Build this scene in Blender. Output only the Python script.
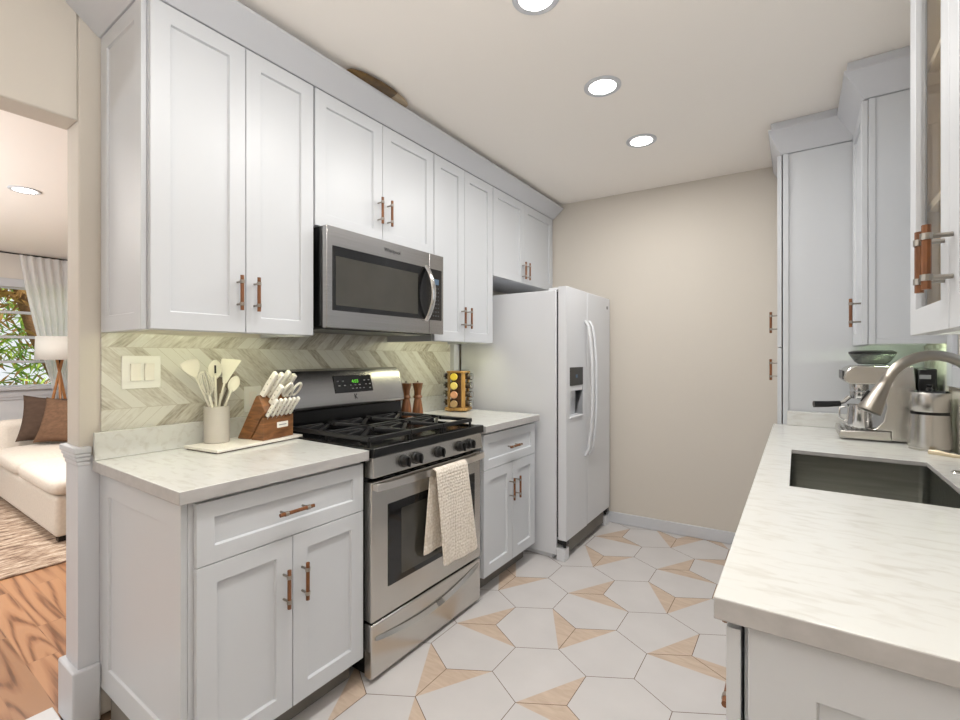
import bpy, bmesh, math, random
from mathutils import Vector, Matrix
random.seed(7)
PI = math.pi
S = bpy.context.scene
for o in list(bpy.data.objects): bpy.data.objects.remove(o)
COL = S.collection

# ------------------------------------------------------------------ camera, world, exposure
cam = bpy.data.cameras.new('camera'); camo = bpy.data.objects.new('camera', cam); COL.objects.link(camo)
cam.sensor_width = 36.0; cam.lens = 461.6/960*36.0; cam.clip_start = .02
cam.shift_y = -(360-356.3)/960.0
camo.location = (0, 0, 1.31); camo.rotation_euler = (PI/2, 0, math.radians(34.48))
S.camera = camo
S.view_settings.view_transform = 'Standard'; S.view_settings.look = 'None'
S.view_settings.gamma = 1.0; S.view_settings.use_curve_mapping = False
S.view_settings.exposure = -0.27
W = bpy.data.worlds.new('sky'); S.world = W; W.use_nodes = True
bg = W.node_tree.nodes['Background']; bg.inputs[0].default_value = (.93, .97, 1, 1); bg.inputs[1].default_value = 1.15
S.cycles.max_bounces = 10; S.cycles.diffuse_bounces = 6; S.cycles.glossy_bounces = 5; S.cycles.transmission_bounces = 8
S.cycles.sample_clamp_indirect = 6
LAMP_W = 11.5          # each recessed lamp
def area(name, loc, rot, sx, sy, power, color, disk=False, spread=180):
    l = bpy.data.lights.new(name, 'AREA'); l.energy = power; l.color = color
    l.shape = 'DISK' if disk else 'RECTANGLE'; l.size = sx
    if not disk: l.size_y = sy
    l.spread = math.radians(spread)
    o = bpy.data.objects.new(name, l); COL.objects.link(o); o.location = loc; o.rotation_euler = rot
    return o

area('added_uplight_kitchen', (-.05, -.35, 1.75), (PI, 0, 0), .8, 1.2, 46, (.965, .985, 1))  # out-of-view uplight added to brighten the kitchen ceiling
area('added_uplight_living', (-4.4, -1.0, 1.5), (PI, 0, 0), 2.4, 1.2, 120, (.97, .985, 1))  # second added uplight, unseen, brightens the living room ceiling
sun = bpy.data.lights.new('sun', 'SUN'); sun.energy = 6.0; sun.angle = .02; sun.color = (1, .95, .86)
suno = bpy.data.objects.new('sun', sun); COL.objects.link(suno); suno.rotation_euler = (math.radians(-6), math.radians(30), 0)

# ------------------------------------------------------------------ materials
def srgb(r, g, b):
    f = lambda c: (c/255/12.92) if c/255 <= .04045 else ((c/255+.055)/1.055)**2.4
    return (f(r), f(g), f(b), 1)
MATS = {}
def mat(name, col, rough=.5, metal=0, spec=.5, noise=0, nscale=(8, 8, 8), bump=0, bscale=60, coat=0, emit=None, estr=0, trans=0, alpha=1):
    m = bpy.data.materials.new(name); m.use_nodes = True; n = m.node_tree.nodes; L = m.node_tree.links
    b = n['Principled BSDF']; col = col if len(col) == 4 else (*col, 1)
    b.inputs['Base Color'].default_value = col; b.inputs['Roughness'].default_value = rough
    b.inputs['Metallic'].default_value = metal; b.inputs['Specular IOR Level'].default_value = spec
    b.inputs['Coat Weight'].default_value = coat; b.inputs['Transmission Weight'].default_value = trans
    b.inputs['Alpha'].default_value = alpha
    if emit: b.inputs['Emission Color'].default_value = emit; b.inputs['Emission Strength'].default_value = estr
    if noise or bump:
        tc = n.new('ShaderNodeTexCoord'); mp = n.new('ShaderNodeMapping'); mp.inputs['Scale'].default_value = nscale
        L.new(tc.outputs['Object'], mp.inputs['Vector'])
    if noise:
        nz = n.new('ShaderNodeTexNoise'); nz.inputs['Scale'].default_value = 1; nz.inputs['Detail'].default_value = 5
        L.new(mp.outputs[0], nz.inputs['Vector'])
        cr = n.new('ShaderNodeValToRGB'); cr.color_ramp.elements[0].position = .3; cr.color_ramp.elements[1].position = .7
        cr.color_ramp.elements[0].color = tuple(c*(1-noise) for c in col[:3])+(1,)
        cr.color_ramp.elements[1].color = tuple(min(1, c*(1+noise)) for c in col[:3])+(1,)
        L.new(nz.outputs['Fac'], cr.inputs[0]); L.new(cr.outputs[0], b.inputs['Base Color'])
    if bump:
        nb = n.new('ShaderNodeTexNoise'); nb.inputs['Scale'].default_value = bscale; nb.inputs['Detail'].default_value = 4
        L.new(tc.outputs['Object'], nb.inputs['Vector'])
        bp = n.new('ShaderNodeBump'); bp.inputs['Strength'].default_value = bump; bp.inputs['Distance'].default_value = .004
        L.new(nb.outputs['Fac'], bp.inputs['Height']); L.new(bp.outputs[0], b.inputs['Normal'])
    MATS[name] = m
    return m
def wood(name, c1, c2, scale=(2, 30, 30), rough=.45):
    m = bpy.data.materials.new(name); m.use_nodes = True; n = m.node_tree.nodes; L = m.node_tree.links
    b = n['Principled BSDF']; b.inputs['Roughness'].default_value = rough
    tc = n.new('ShaderNodeTexCoord'); mp = n.new('ShaderNodeMapping'); mp.inputs['Scale'].default_value = scale
    nz = n.new('ShaderNodeTexNoise'); nz.inputs['Scale'].default_value = 1; nz.inputs['Detail'].default_value = 8; nz.inputs['Distortion'].default_value = 1.2
    cr = n.new('ShaderNodeValToRGB'); cr.color_ramp.elements[0].position = .32; cr.color_ramp.elements[1].position = .68
    cr.color_ramp.elements[0].color = c1; cr.color_ramp.elements[1].color = c2
    L.new(tc.outputs['Object'], mp.inputs[0]); L.new(mp.outputs[0], nz.inputs['Vector']); L.new(nz.outputs['Fac'], cr.inputs[0]); L.new(cr.outputs[0], b.inputs['Base Color'])
    return m
M = {}
M['wall'] = mat('wall_paint', srgb(203, 197, 188), .8, spec=.2, bump=.06, bscale=120)
M['ceiling'] = mat('ceiling_paint', srgb(242, 237, 231), .9, spec=.1, bump=.04, bscale=150)
M['living_wall'] = mat('living_wall_paint', srgb(212, 206, 199), .8, spec=.2, bump=.04)
M['wainscot'] = mat('wainscot_paint', srgb(205, 208, 212), .6, bump=.02)
M['white'] = mat('cabinet_white', srgb(194, 197, 201), .38, spec=.45, bump=.015, bscale=300)
M['trim'] = mat('trim_white', srgb(195, 197, 202), .42, bump=.03, bscale=90)
M['shadow'] = mat('gap_dark', srgb(30, 30, 32), .8, noise=.1)
M['gloss_white'] = mat('appliance_white', srgb(208, 210, 214), .3, spec=.5, bump=.02, bscale=700)
M['stain'] = mat('stainless', srgb(172, 170, 169), .27, 1, noise=.06, nscale=(2, 2, 220))
M['stain_h'] = mat('stainless_side', srgb(200, 197, 192), .27, 1, noise=.08, nscale=(3, 3, 3))
M['sinksteel'] = mat('sink_steel', srgb(128, 130, 124), .38, 1, noise=.12, nscale=(6, 60, 60))
M['nickel'] = mat('nickel', srgb(158, 153, 145), .3, 1, noise=.04)
M['chrome'] = mat('chrome', srgb(215, 215, 215), .12, 1, noise=.02)
M['chrome_brushed'] = mat('bright_brushed_steel', srgb(222, 217, 211), .3, 1, noise=.03)
M['copper'] = wood('copper_wood', srgb(98, 58, 28), srgb(132, 82, 44), (40, 40, 8), .42)
M['black'] = mat('black_enamel', srgb(11, 11, 12), .2, spec=.5, noise=.1)
M['iron'] = mat('cast_iron', srgb(24, 24, 26), .42, spec=.5, bump=.2, bscale=250)
M['blackglass'] = mat('black_glass', srgb(20, 20, 21), .06, spec=.6, noise=.05)
M['ovenglass'] = mat('oven_glass', srgb(58, 56, 50), .1, spec=.7, noise=.1)
M['plastic'] = mat('black_plastic', srgb(14, 14, 15), .3, noise=.1)
M['greydisp'] = mat('grey_display', srgb(60, 62, 66), .3, noise=.1)
M['button'] = mat('button_grey', srgb(150, 152, 155), .5, noise=.05)
M['green'] = mat('green_led', srgb(40, 120, 20), .5, emit=srgb(110, 220, 60), estr=1.2)
M['blueled'] = mat('blue_led', srgb(60, 80, 100), .5, emit=srgb(120, 160, 190), estr=.12)
M['lens'] = mat('lamp_lens', (1, 1, 1), .5, emit=(1, .97, .92, 1), estr=14)
M['led'] = mat('led_strip', (1, .9, .6), .5, emit=(1, .98, .62, 1), estr=26.0)
M['led_cool'] = mat('led_strip_cool', (.9, 1, .7), .5, emit=(.84, 1, .68, 1), estr=60)
M['led_dim'] = mat('led_strip_dim', (1, .9, .6), .5, emit=(1, .98, .8, 1), estr=6)
M['cream'] = mat('cream_silicone', srgb(226, 223, 210), .55, noise=.03)
M['cream_dark'] = mat('taupe_silicone', srgb(132, 122, 106), .6, noise=.05)
M['whitehandle'] = mat('white_handle', srgb(236, 233, 224), .35, noise=.02)
M['crock'] = mat('crock_glaze', srgb(182, 177, 169), .35, noise=.04)
M['block'] = wood('block_wood', srgb(92, 58, 32), srgb(148, 100, 60), (10, 10, 50))
M['mill'] = wood('mill_wood', srgb(82, 48, 26), srgb(138, 88, 52), (50, 50, 5), .35)
M['bamboo'] = wood('bamboo', srgb(150, 110, 54), srgb(188, 148, 84), (60, 60, 6), .4)
M['jarglass'] = mat('jar_dark', srgb(70, 58, 44), .1, noise=.4, nscale=(90, 90, 90))
M['cap_silver'] = mat('cap_silver', srgb(200, 200, 198), .2, 1, noise=.03)
M['cap_yellow'] = mat('cap_yellow', srgb(226, 200, 70), .5, noise=.1)
M['cap_pale'] = mat('cap_pale', srgb(222, 200, 110), .5, noise=.1)
M['cap_pink'] = mat('cap_salmon', srgb(200, 146, 110), .5, noise=.1)
M['cap_tan'] = mat('cap_tan', srgb(170, 140, 96), .5, noise=.1)
M['marble'] = mat('marble_board', srgb(226, 222, 212), .3, noise=.06, nscale=(14, 30, 14))
M['walnut'] = wood('walnut_edge', srgb(70, 44, 28), srgb(104, 70, 46), (10, 10, 60))
M['plate'] = mat('switch_white', srgb(236, 236, 230), .35, noise=.01)
M['sofa'] = mat('sofa_linen', srgb(214, 205, 194), .9, spec=.1, noise=.05, nscale=(60, 60, 60), bump=.3, bscale=400)
M['pillow'] = mat('brown_velvet', srgb(112, 86, 68), .9, spec=.1, noise=.2, nscale=(40, 10, 40), bump=.3, bscale=200)
M['pillowd'] = mat('umber_velvet', srgb(84, 68, 58), .9, spec=.1, noise=.15, nscale=(40, 10, 40))
M['curtain'] = mat('curtain_sheer', srgb(248, 248, 248), .9, spec=.1, noise=.02, trans=0)
for k in ('curtain', 'shade'):
    n_ = M[k].node_tree.nodes if k in M else None
    if n_:
        L_ = M[k].node_tree.links; tr = n_.new('ShaderNodeBsdfTranslucent'); tr.inputs[0].default_value = (.9, .9, .9, 1); mxs = n_.new('ShaderNodeMixShader'); mxs.inputs[0].default_value = .55
        L_.new(n_['Principled BSDF'].outputs[0], mxs.inputs[1]); L_.new(tr.outputs[0], mxs.inputs[2]); L_.new(mxs.outputs[0], n_['Material Output'].inputs[0])
M['rod'] = mat('rod_black', srgb(50, 48, 48), .4, .6, noise=.05)
M['shade'] = mat('shade_linen', srgb(240, 238, 232), .9, spec=.1, noise=.02, bump=.2, bscale=500)
M['lampwood'] = wood('lamp_wood', srgb(150, 96, 52), srgb(190, 134, 82), (40, 40, 6))
M['leaf'] = mat('leaf_green', srgb(178, 204, 92), .5, noise=.35, nscale=(5, 5, 5))
M['leafd'] = mat('leaf_deep', srgb(126, 164, 78), .5, noise=.4, nscale=(5, 5, 5))
M['leafb'] = mat('leaf_rust', srgb(170, 130, 76), .6, noise=.4, nscale=(5, 5, 5))
M['bark'] = mat('bark', srgb(130, 96, 66), .9, noise=.3, nscale=(20, 20, 40), bump=.5, bscale=40)
M['soil'] = mat('garden_ground', srgb(116, 128, 70), .95, noise=.3, nscale=(3, 3, 3))
M['darkwood'] = wood('dark_bowl_wood', srgb(34, 22, 14), srgb(120, 92, 50), (14, 6, 14), .35)
M['tanwood'] = wood('tan_bowl_wood', srgb(140, 122, 98), srgb(172, 156, 132), (20, 6, 20), .5)
M['cabin'] = mat('cabinet_interior', srgb(214, 196, 164), .6, noise=.03)
M['soap'] = mat('spoon_tan', srgb(200, 186, 158), .3, .3, noise=.05)
M['jarcoffee'] = mat('hopper_smoke', srgb(124, 130, 126), .06, noise=.08, trans=.6)
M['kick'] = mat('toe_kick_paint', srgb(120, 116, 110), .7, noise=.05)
# clear glass
gm = bpy.data.materials.new('clear_glass'); gm.use_nodes = True
b = gm.node_tree.nodes['Principled BSDF']; b.inputs['Base Color'].default_value = (1, 1, 1, 1); b.inputs['Roughness'].default_value = .0
b.inputs['Transmission Weight'].default_value = 1; b.inputs['IOR'].default_value = 1.05; M['glass'] = gm

def counter_mat():
    m = bpy.data.materials.new('quartz'); m.use_nodes = True; n = m.node_tree.nodes; L = m.node_tree.links
    b = n['Principled BSDF']; b.inputs['Roughness'].default_value = .16; b.inputs['Specular IOR Level'].default_value = .45
    tc = n.new('ShaderNodeTexCoord'); mp = n.new('ShaderNodeMapping'); mp.inputs['Scale'].default_value = (15, 46, 46); mp.inputs['Rotation'].default_value = (0, 0, .25)
    nz = n.new('ShaderNodeTexNoise'); nz.inputs['Scale'].default_value = 1; nz.inputs['Detail'].default_value = 6; nz.inputs['Distortion'].default_value = .5
    cr = n.new('ShaderNodeValToRGB'); e = cr.color_ramp.elements
    e[0].position = .28; e[0].color = srgb(198, 197, 192); e[1].position = .5; e[1].color = srgb(210, 211, 208)
    x = e.new(.40); x.color = srgb(205, 205, 201)
    L.new(tc.outputs['Object'], mp.inputs[0]); L.new(mp.outputs[0], nz.inputs['Vector']); L.new(nz.outputs['Fac'], cr.inputs[0]); L.new(cr.outputs[0], b.inputs['Base Color'])
    return m
M['quartz'] = counter_mat()
M['quartz_edge'] = mat('quartz_grey_edge', srgb(172, 170, 169), .45, noise=.07, nscale=(30, 14, 40))  # slab sides: darker, rougher grey than the top

def chevron_mat():
    m = bpy.data.materials.new('chevron_tile'); m.use_nodes = True; n = m.node_tree.nodes; L = m.node_tree.links
    b = n['Principled BSDF']; b.inputs['Roughness'].default_value = .3
    def mth(op, a, c=None):
        x = n.new('ShaderNodeMath'); x.operation = op
        for i, v in enumerate((a, c)):
            if v is None: continue
            if isinstance(v, (int, float)): x.inputs[i].default_value = v
            else: L.new(v, x.inputs[i])
        return x.outputs[0]
    tc = n.new('ShaderNodeTexCoord'); sp = n.new('ShaderNodeSeparateXYZ'); L.new(tc.outputs['Object'], sp.inputs[0])
    y, z = sp.outputs[1], sp.outputs[2]
    band = .23
    v = mth('DIVIDE', mth('ADD', z, .036), band); bi = mth('FLOOR', v); fr = mth('SUBTRACT', v, bi)
    par = mth('MODULO', bi, 2)
    tri = mth('ABSOLUTE', mth('SUBTRACT', fr, par))
    u = mth('DIVIDE', mth('SUBTRACT', y, mth('MULTIPLY', tri, band*1.0)), .052)
    ui = mth('FLOOR', u); uf = mth('SUBTRACT', u, ui)
    cv = n.new('ShaderNodeCombineXYZ'); L.new(ui, cv.inputs[0]); L.new(bi, cv.inputs[1])
    wn = n.new('ShaderNodeTexWhiteNoise'); wn.noise_dimensions = '2D'; L.new(cv.outputs[0], wn.inputs['Vector'])
    cs = n.new('ShaderNodeCombineXYZ'); L.new(mth('MULTIPLY', u, 2.2), cs.inputs[0]); L.new(mth('MULTIPLY', tri, 4.0), cs.inputs[1]); L.new(bi, cs.inputs[2])
    nz = n.new('ShaderNodeTexNoise'); nz.inputs['Scale'].default_value = 2.2; nz.inputs['Detail'].default_value = 6; L.new(cs.outputs[0], nz.inputs['Vector'])
    f = mth('ADD', mth('MULTIPLY', wn.outputs['Value'], .42), mth('MULTIPLY', nz.outputs['Fac'], .62))
    cr = n.new('ShaderNodeValToRGB'); e = cr.color_ramp.elements
    e[0].position = .22; e[0].color = srgb(150, 142, 126); e[1].position = .62; e[1].color = srgb(214, 213, 204)
    x = e.new(.42); x.color = srgb(194, 190, 178)
    L.new(f, cr.inputs[0])
    g = mth('MAXIMUM', mth('GREATER_THAN', uf, .96), mth('LESS_THAN', mth('MINIMUM', fr, mth('SUBTRACT', 1, fr)), .004))
    mx = n.new('ShaderNodeMix'); mx.data_type = 'RGBA'; L.new(g, mx.inputs['Factor']); L.new(cr.outputs[0], mx.inputs['A']); mx.inputs['B'].default_value = srgb(186, 180, 166)
    L.new(mx.outputs['Result'], b.inputs['Base Color'])
    return m
M['chevron'] = chevron_mat()

def plank_mat():
    m = bpy.data.materials.new('oak_planks'); m.use_nodes = True; n = m.node_tree.nodes; L = m.node_tree.links
    b = n['Principled BSDF']; b.inputs['Roughness'].default_value = .32
    tc = n.new('ShaderNodeTexCoord'); br = n.new('ShaderNodeTexBrick')
    br.inputs['Scale'].default_value = 1; br.inputs['Brick Width'].default_value = .9; br.inputs['Row Height'].default_value = .105; br.inputs['Mortar Size'].default_value = .0015
    br.offset = .37; br.inputs['Color1'].default_value = (0, 0, 0, 1); br.inputs['Color2'].default_value = (1, 1, 1, 1); br.inputs['Mortar'].default_value = (.2, .2, .2, 1)
    L.new(tc.outputs['Object'], br.inputs['Vector'])
    mp = n.new('ShaderNodeMapping'); mp.inputs['Scale'].default_value = (1.0, 15, 1); L.new(tc.outputs['Object'], mp.inputs[0])
    sc_ = n.new('ShaderNodeVectorMath'); sc_.operation = 'SCALE'; sc_.inputs['Scale'].default_value = 9; L.new(br.outputs['Color'], sc_.inputs[0])
    ad = n.new('ShaderNodeVectorMath'); ad.operation = 'ADD'; L.new(mp.outputs[0], ad.inputs[0]); L.new(sc_.outputs[0], ad.inputs[1])
    wv = n.new('ShaderNodeTexNoise'); wv.inputs['Scale'].default_value = .42; wv.inputs['Detail'].default_value = 1.2; wv.inputs['Distortion'].default_value = .25
    L.new(ad.outputs[0], wv.inputs['Vector'])
    sn = n.new('ShaderNodeMath'); sn.operation = 'MULTIPLY'; sn.inputs[1].default_value = 70; L.new(wv.outputs['Fac'], sn.inputs[0])
    si = n.new('ShaderNodeMath'); si.operation = 'SINE'; L.new(sn.outputs[0], si.inputs[0])
    fm = n.new('ShaderNodeMapping'); fm.inputs['Scale'].default_value = (4, 90, 1); L.new(tc.outputs['Object'], fm.inputs[0])
    fn_ = n.new('ShaderNodeTexNoise'); fn_.inputs['Scale'].default_value = 1; fn_.inputs['Detail'].default_value = 4; L.new(fm.outputs[0], fn_.inputs['Vector'])
    sb = n.new('ShaderNodeMath'); sb.operation = 'MULTIPLY_ADD'; sb.inputs[1].default_value = 1.2; L.new(fn_.outputs['Fac'], sb.inputs[0]); L.new(si.outputs[0], sb.inputs[2])
    cr = n.new('ShaderNodeValToRGB'); e = cr.color_ramp.elements
    e[0].position = .35; e[0].color = srgb(184, 138, 102); e[1].position = 1.0; e[1].color = srgb(124, 84, 58)
    x = e.new(.78); x.color = srgb(168, 120, 86)
    mr = n.new('ShaderNodeMapRange'); mr.inputs['From Min'].default_value = -.6; mr.inputs['From Max'].default_value = 1.7; L.new(sb.outputs[0], mr.inputs['Value'])
    L.new(mr.outputs[0], cr.inputs[0])
    mx = n.new('ShaderNodeMix'); mx.data_type = 'RGBA'; mx.blend_type = 'MULTIPLY'; mx.inputs['Factor'].default_value = .28
    L.new(cr.outputs[0], mx.inputs['A']); L.new(br.outputs['Color'], mx.inputs['B']); L.new(mx.outputs['Result'], b.inputs['Base Color'])
    return m
M['planks'] = plank_mat()

def rug_mat():
    m = bpy.data.materials.new('rug_pile'); m.use_nodes = True; n = m.node_tree.nodes; L = m.node_tree.links
    b = n['Principled BSDF']; b.inputs['Roughness'].default_value = .95; b.inputs['Specular IOR Level'].default_value = .1
    tc = n.new('ShaderNodeTexCoord'); mp = n.new('ShaderNodeMapping'); mp.inputs['Scale'].default_value = (26, 7, 4); L.new(tc.outputs['Object'], mp.inputs[0])
    nz = n.new('ShaderNodeTexNoise'); nz.inputs['Scale'].default_value = 1; nz.inputs['Detail'].default_value = 8; nz.inputs['Roughness'].default_value = .75; L.new(mp.outputs[0], nz.inputs['Vector'])
    cr = n.new('ShaderNodeValToRGB'); e = cr.color_ramp.elements
    e[0].position = .36; e[0].color = srgb(92, 72, 62); e[1].position = .64; e[1].color = srgb(212, 198, 180)
    x = e.new(.5); x.color = srgb(166, 144, 126)
    L.new(nz.outputs['Fac'], cr.inputs[0]); L.new(cr.outputs[0], b.inputs['Base Color'])
    return m
M['rug'] = rug_mat()

def towel_mat():
    m = bpy.data.materials.new('waffle_cotton'); m.use_nodes = True; n = m.node_tree.nodes; L = m.node_tree.links
    b = n['Principled BSDF']; b.inputs['Roughness'].default_value = .95; b.inputs['Specular IOR Level'].default_value = .1
    tc = n.new('ShaderNodeTexCoord'); vo = n.new('ShaderNodeTexVoronoi'); mp = n.new('ShaderNodeMapping'); mp.inputs['Scale'].default_value = (.25, 1.15, .9)
    L.new(tc.outputs['Object'], mp.inputs[0]); vo.inputs['Scale'].default_value = 75; vo.inputs['Randomness'].default_value = .45; L.new(mp.outputs[0], vo.inputs['Vector'])
    cr = n.new('ShaderNodeValToRGB'); e = cr.color_ramp.elements
    e[0].position = .1; e[0].color = srgb(238, 231, 221); e[1].position = .85; e[1].color = srgb(206, 194, 178)
    L.new(vo.outputs['Distance'], cr.inputs[0]); L.new(cr.outputs[0], b.inputs['Base Color'])
    bp = n.new('ShaderNodeBump'); bp.inputs['Strength'].default_value = .9; bp.inputs['Distance'].default_value = .006; bp.invert = True
    L.new(vo.outputs['Distance'], bp.inputs['Height']); L.new(bp.outputs[0], b.inputs['Normal'])
    return m
M['towel'] = towel_mat()
M['tile'] = mat('hex_tile', srgb(196, 193, 192), .45, noise=.035, nscale=(5, 5, 5), bump=.04, bscale=30)
M['accent'] = wood('tile_wood_accent', srgb(184, 164, 146), srgb(198, 179, 161), (9, 40, 9), .5)
M['grout'] = mat('grout', srgb(104, 84, 66), .9, noise=.08)
M['saddle'] = mat('threshold_marble', srgb(206, 206, 208), .4, noise=.04)

# ------------------------------------------------------------------ mesh builder
def frame(o, u, v, n):
    o, u, v, n = Vector(o), Vector(u), Vector(v), Vector(n)
    return lambda a, b, c=0.0: o+u*a+v*b+n*c
def FX(x): return frame((x, 0, 0), (0, 1, 0), (0, 0, 1), (1, 0, 0))      # faces +X : (Y, Z, out)
def FXn(x): return frame((x, 0, 0), (0, -1, 0), (0, 0, 1), (-1, 0, 0))   # faces -X : (-Y, Z, out)
def FYn(y): return frame((0, y, 0), (1, 0, 0), (0, 0, 1), (0, -1, 0))    # faces -Y : (X, Z, out)
WORLD = frame((0, 0, 0), (1, 0, 0), (0, 1, 0), (0, 0, 1))
class MB:
    def __init__(s): s.bm = bmesh.new()
    def face(s, pts, m=0):
        f = s.bm.faces.new([s.bm.verts.new(p) for p in pts]); f.material_index = m; return f
    def hexa(s, P, m=0):   # P: 8 points bottom(4 ccw) top(4 ccw)
        v = [s.bm.verts.new(p) for p in P]
        for q in ((3, 2, 1, 0), (4, 5, 6, 7), (0, 1, 5, 4), (1, 2, 6, 5), (2, 3, 7, 6), (3, 0, 4, 7)):
            s.bm.faces.new([v[i] for i in q]).material_index = m
        return s
    def box(s, x0, x1, y0, y1, z0, z1, m=0, F=WORLD):
        return s.hexa([F(x0, y0, z0), F(x1, y0, z0), F(x1, y1, z0), F(x0, y1, z0), F(x0, y0, z1), F(x1, y0, z1), F(x1, y1, z1), F(x0, y1, z1)], m)
    def prism(s, poly, F, c0, c1, m=0, mcap=None):
        a = [s.bm.verts.new(F(p[0], p[1], c0)) for p in poly]; b = [s.bm.verts.new(F(p[0], p[1], c1)) for p in poly]; k = len(poly)
        s.bm.faces.new(a[::-1]).material_index = m; s.bm.faces.new(b).material_index = m if mcap is None else mcap
        for i in range(k): s.bm.faces.new([a[i], a[(i+1) % k], b[(i+1) % k], b[i]]).material_index = m
        return s
    def tube(s, pts, r, n=10, m=0, cap=True, closed=False, flat=1.0, up=None):
        pts = [Vector(p) for p in pts]; k = len(pts); rr = r if isinstance(r, (list, tuple)) else [r]*k
        rings = []; ref = Vector(up) if up else None
        for i, p in enumerate(pts):
            if closed: t = pts[(i+1) % k]-pts[i-1]
            else: t = pts[min(i+1, k-1)]-pts[max(i-1, 0)]
            t.normalize()
            if ref is None:
                ref = Vector((0, 0, 1)) if abs(t.z) < .9 else Vector((1, 0, 0))
            a = ref-t*ref.dot(t)
            if a.length < 1e-5: a = t.orthogonal()
            a.normalize(); b = t.cross(a)
            if not up: ref = a
            rings.append([s.bm.verts.new(p+a*math.cos(2*PI*j/n)*rr[i]+b*math.sin(2*PI*j/n)*rr[i]*flat) for j in range(n)])
        K = k if closed else k-1
        for i in range(K):
            A, B = rings[i], rings[(i+1) % k]
            for j in range(n): s.bm.faces.new([A[j], A[(j+1) % n], B[(j+1) % n], B[j]]).material_index = m
        if cap and not closed:
            s.bm.faces.new(rings[0][::-1]).material_index = m; s.bm.faces.new(rings[-1]).material_index = m
        return s
    def cyl(s, p0, p1, r, r1=None, n=16, m=0): return s.tube([p0, p1], [r, r if r1 is None else r1], n, m)
    def lathe(s, prof, o, axis=(0, 0, 1), n=24, m=0, sx=1, sy=1):
        ax = Vector(axis).normalized(); a = ax.orthogonal().normalized()
        if abs(ax.z) > .99: a = Vector((1, 0, 0))
        b = ax.cross(a); o = Vector(o); rings = []
        for r, h in prof:
            if r < 1e-6: rings.append([s.bm.verts.new(o+ax*h)])
            else: rings.append([s.bm.verts.new(o+ax*h+a*math.cos(2*PI*j/n)*r*sx+b*math.sin(2*PI*j/n)*r*sy) for j in range(n)])
        for A, B in zip(rings, rings[1:]):
            for j in range(n):
                q = [A[j % len(A)], A[(j+1) % n % len(A)], B[(j+1) % n % len(B)], B[j % len(B)]]
                q = list(dict.fromkeys(q))
                if len(q) > 2: s.bm.faces.new(q).material_index = m
        return s
    def grid(s, fn, nu, nv, m=0):
        V = [[s.bm.verts.new(fn(i/nu, j/nv)) for j in range(nv+1)] for i in range(nu+1)]
        for i in range(nu):
            for j in range(nv): s.bm.faces.new([V[i][j], V[i+1][j], V[i+1][j+1], V[i][j+1]]).material_index = m
        return s
    def shaker(s, F, u0, u1, v0, v1, t=.02, st=.058, rec=.011, bev=.003, m=0, hole=False):
        R = lambda a, c, d, e, n: [F(a, d, n), F(c, d, n), F(c, e, n), F(a, e, n)]
        L0 = R(u0, u1, v0, v1, -t); L1 = R(u0, u1, v0, v1, 0); L2 = R(u0+st, u1-st, v0+st, v1-st, 0)
        L3 = R(u0+st+bev, u1-st-bev, v0+st+bev, v1-st-bev, -rec if not hole else -t)
        V = [[s.bm.verts.new(p) for p in L] for L in (L0, L1, L2, L3)]
        for A, B in zip(V, V[1:]):
            for j in range(4): s.bm.faces.new([A[j], A[(j+1) % 4], B[(j+1) % 4], B[j]]).material_index = m
        if hole:
            for j in range(4): s.bm.faces.new([V[3][j], V[3][(j+1) % 4], V[0][(j+1) % 4], V[0][j]]).material_index = m
        else:
            s.bm.faces.new(V[3]).material_index = m; s.bm.faces.new(V[0][::-1]).material_index = m
        return s
    def build(s, name, mats, parent=None, bevel=0, smooth=35, sub=0, solid=0, label=None, seg=2):
        mats = mats if isinstance(mats, (list, tuple)) else [mats]
        bm = s.bm
        bmesh.ops.recalc_face_normals(bm, faces=bm.faces)
        if smooth:
            for f in bm.faces: f.smooth = True
            a = math.radians(smooth)
            for e in bm.edges:
                if len(e.link_faces) == 2 and e.calc_face_angle(0) > a: e.smooth = False
        me = bpy.data.meshes.new(name); 
        off = Vector((0, 0, 0)); q = parent
        if parent is not None:
            while q is not None: off = off+q.location; q = q.parent
            for v in bm.verts: v.co -= off
        bm.to_mesh(me); bm.free()
        for mm in mats: me.materials.append(M[mm] if isinstance(mm, str) else mm)
        o = bpy.data.objects.new(name, me); COL.objects.link(o)
        if parent is not None: o.parent = parent
        if solid:
            q = o.modifiers.new('solid', 'SOLIDIFY'); q.thickness = solid; q.offset = 0
        if bevel:
            q = o.modifiers.new('bevel', 'BEVEL'); q.width = bevel; q.segments = seg; q.limit_method = 'ANGLE'; q.angle_limit = math.radians(40)
        if sub:
            q = o.modifiers.new('sub', 'SUBSURF'); q.levels = sub; q.render_levels = sub
        if label: o['label'] = label
        return o
def tag(o, label, cat, group=None):
    o['label'] = label; o['category'] = cat
    if group: o['group'] = group
    return o
def thing(name, label, cat, loc, group=None):
    o = bpy.data.objects.new(name, None); COL.objects.link(o); o.location = loc; o.empty_display_size = .05
    return tag(o, label, cat, group)
def struct(name, mb, mats, bevel=0, smooth=35):
    o = mb.build(name, mats, None, bevel, smooth); o['kind'] = 'structure'; return o
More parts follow.
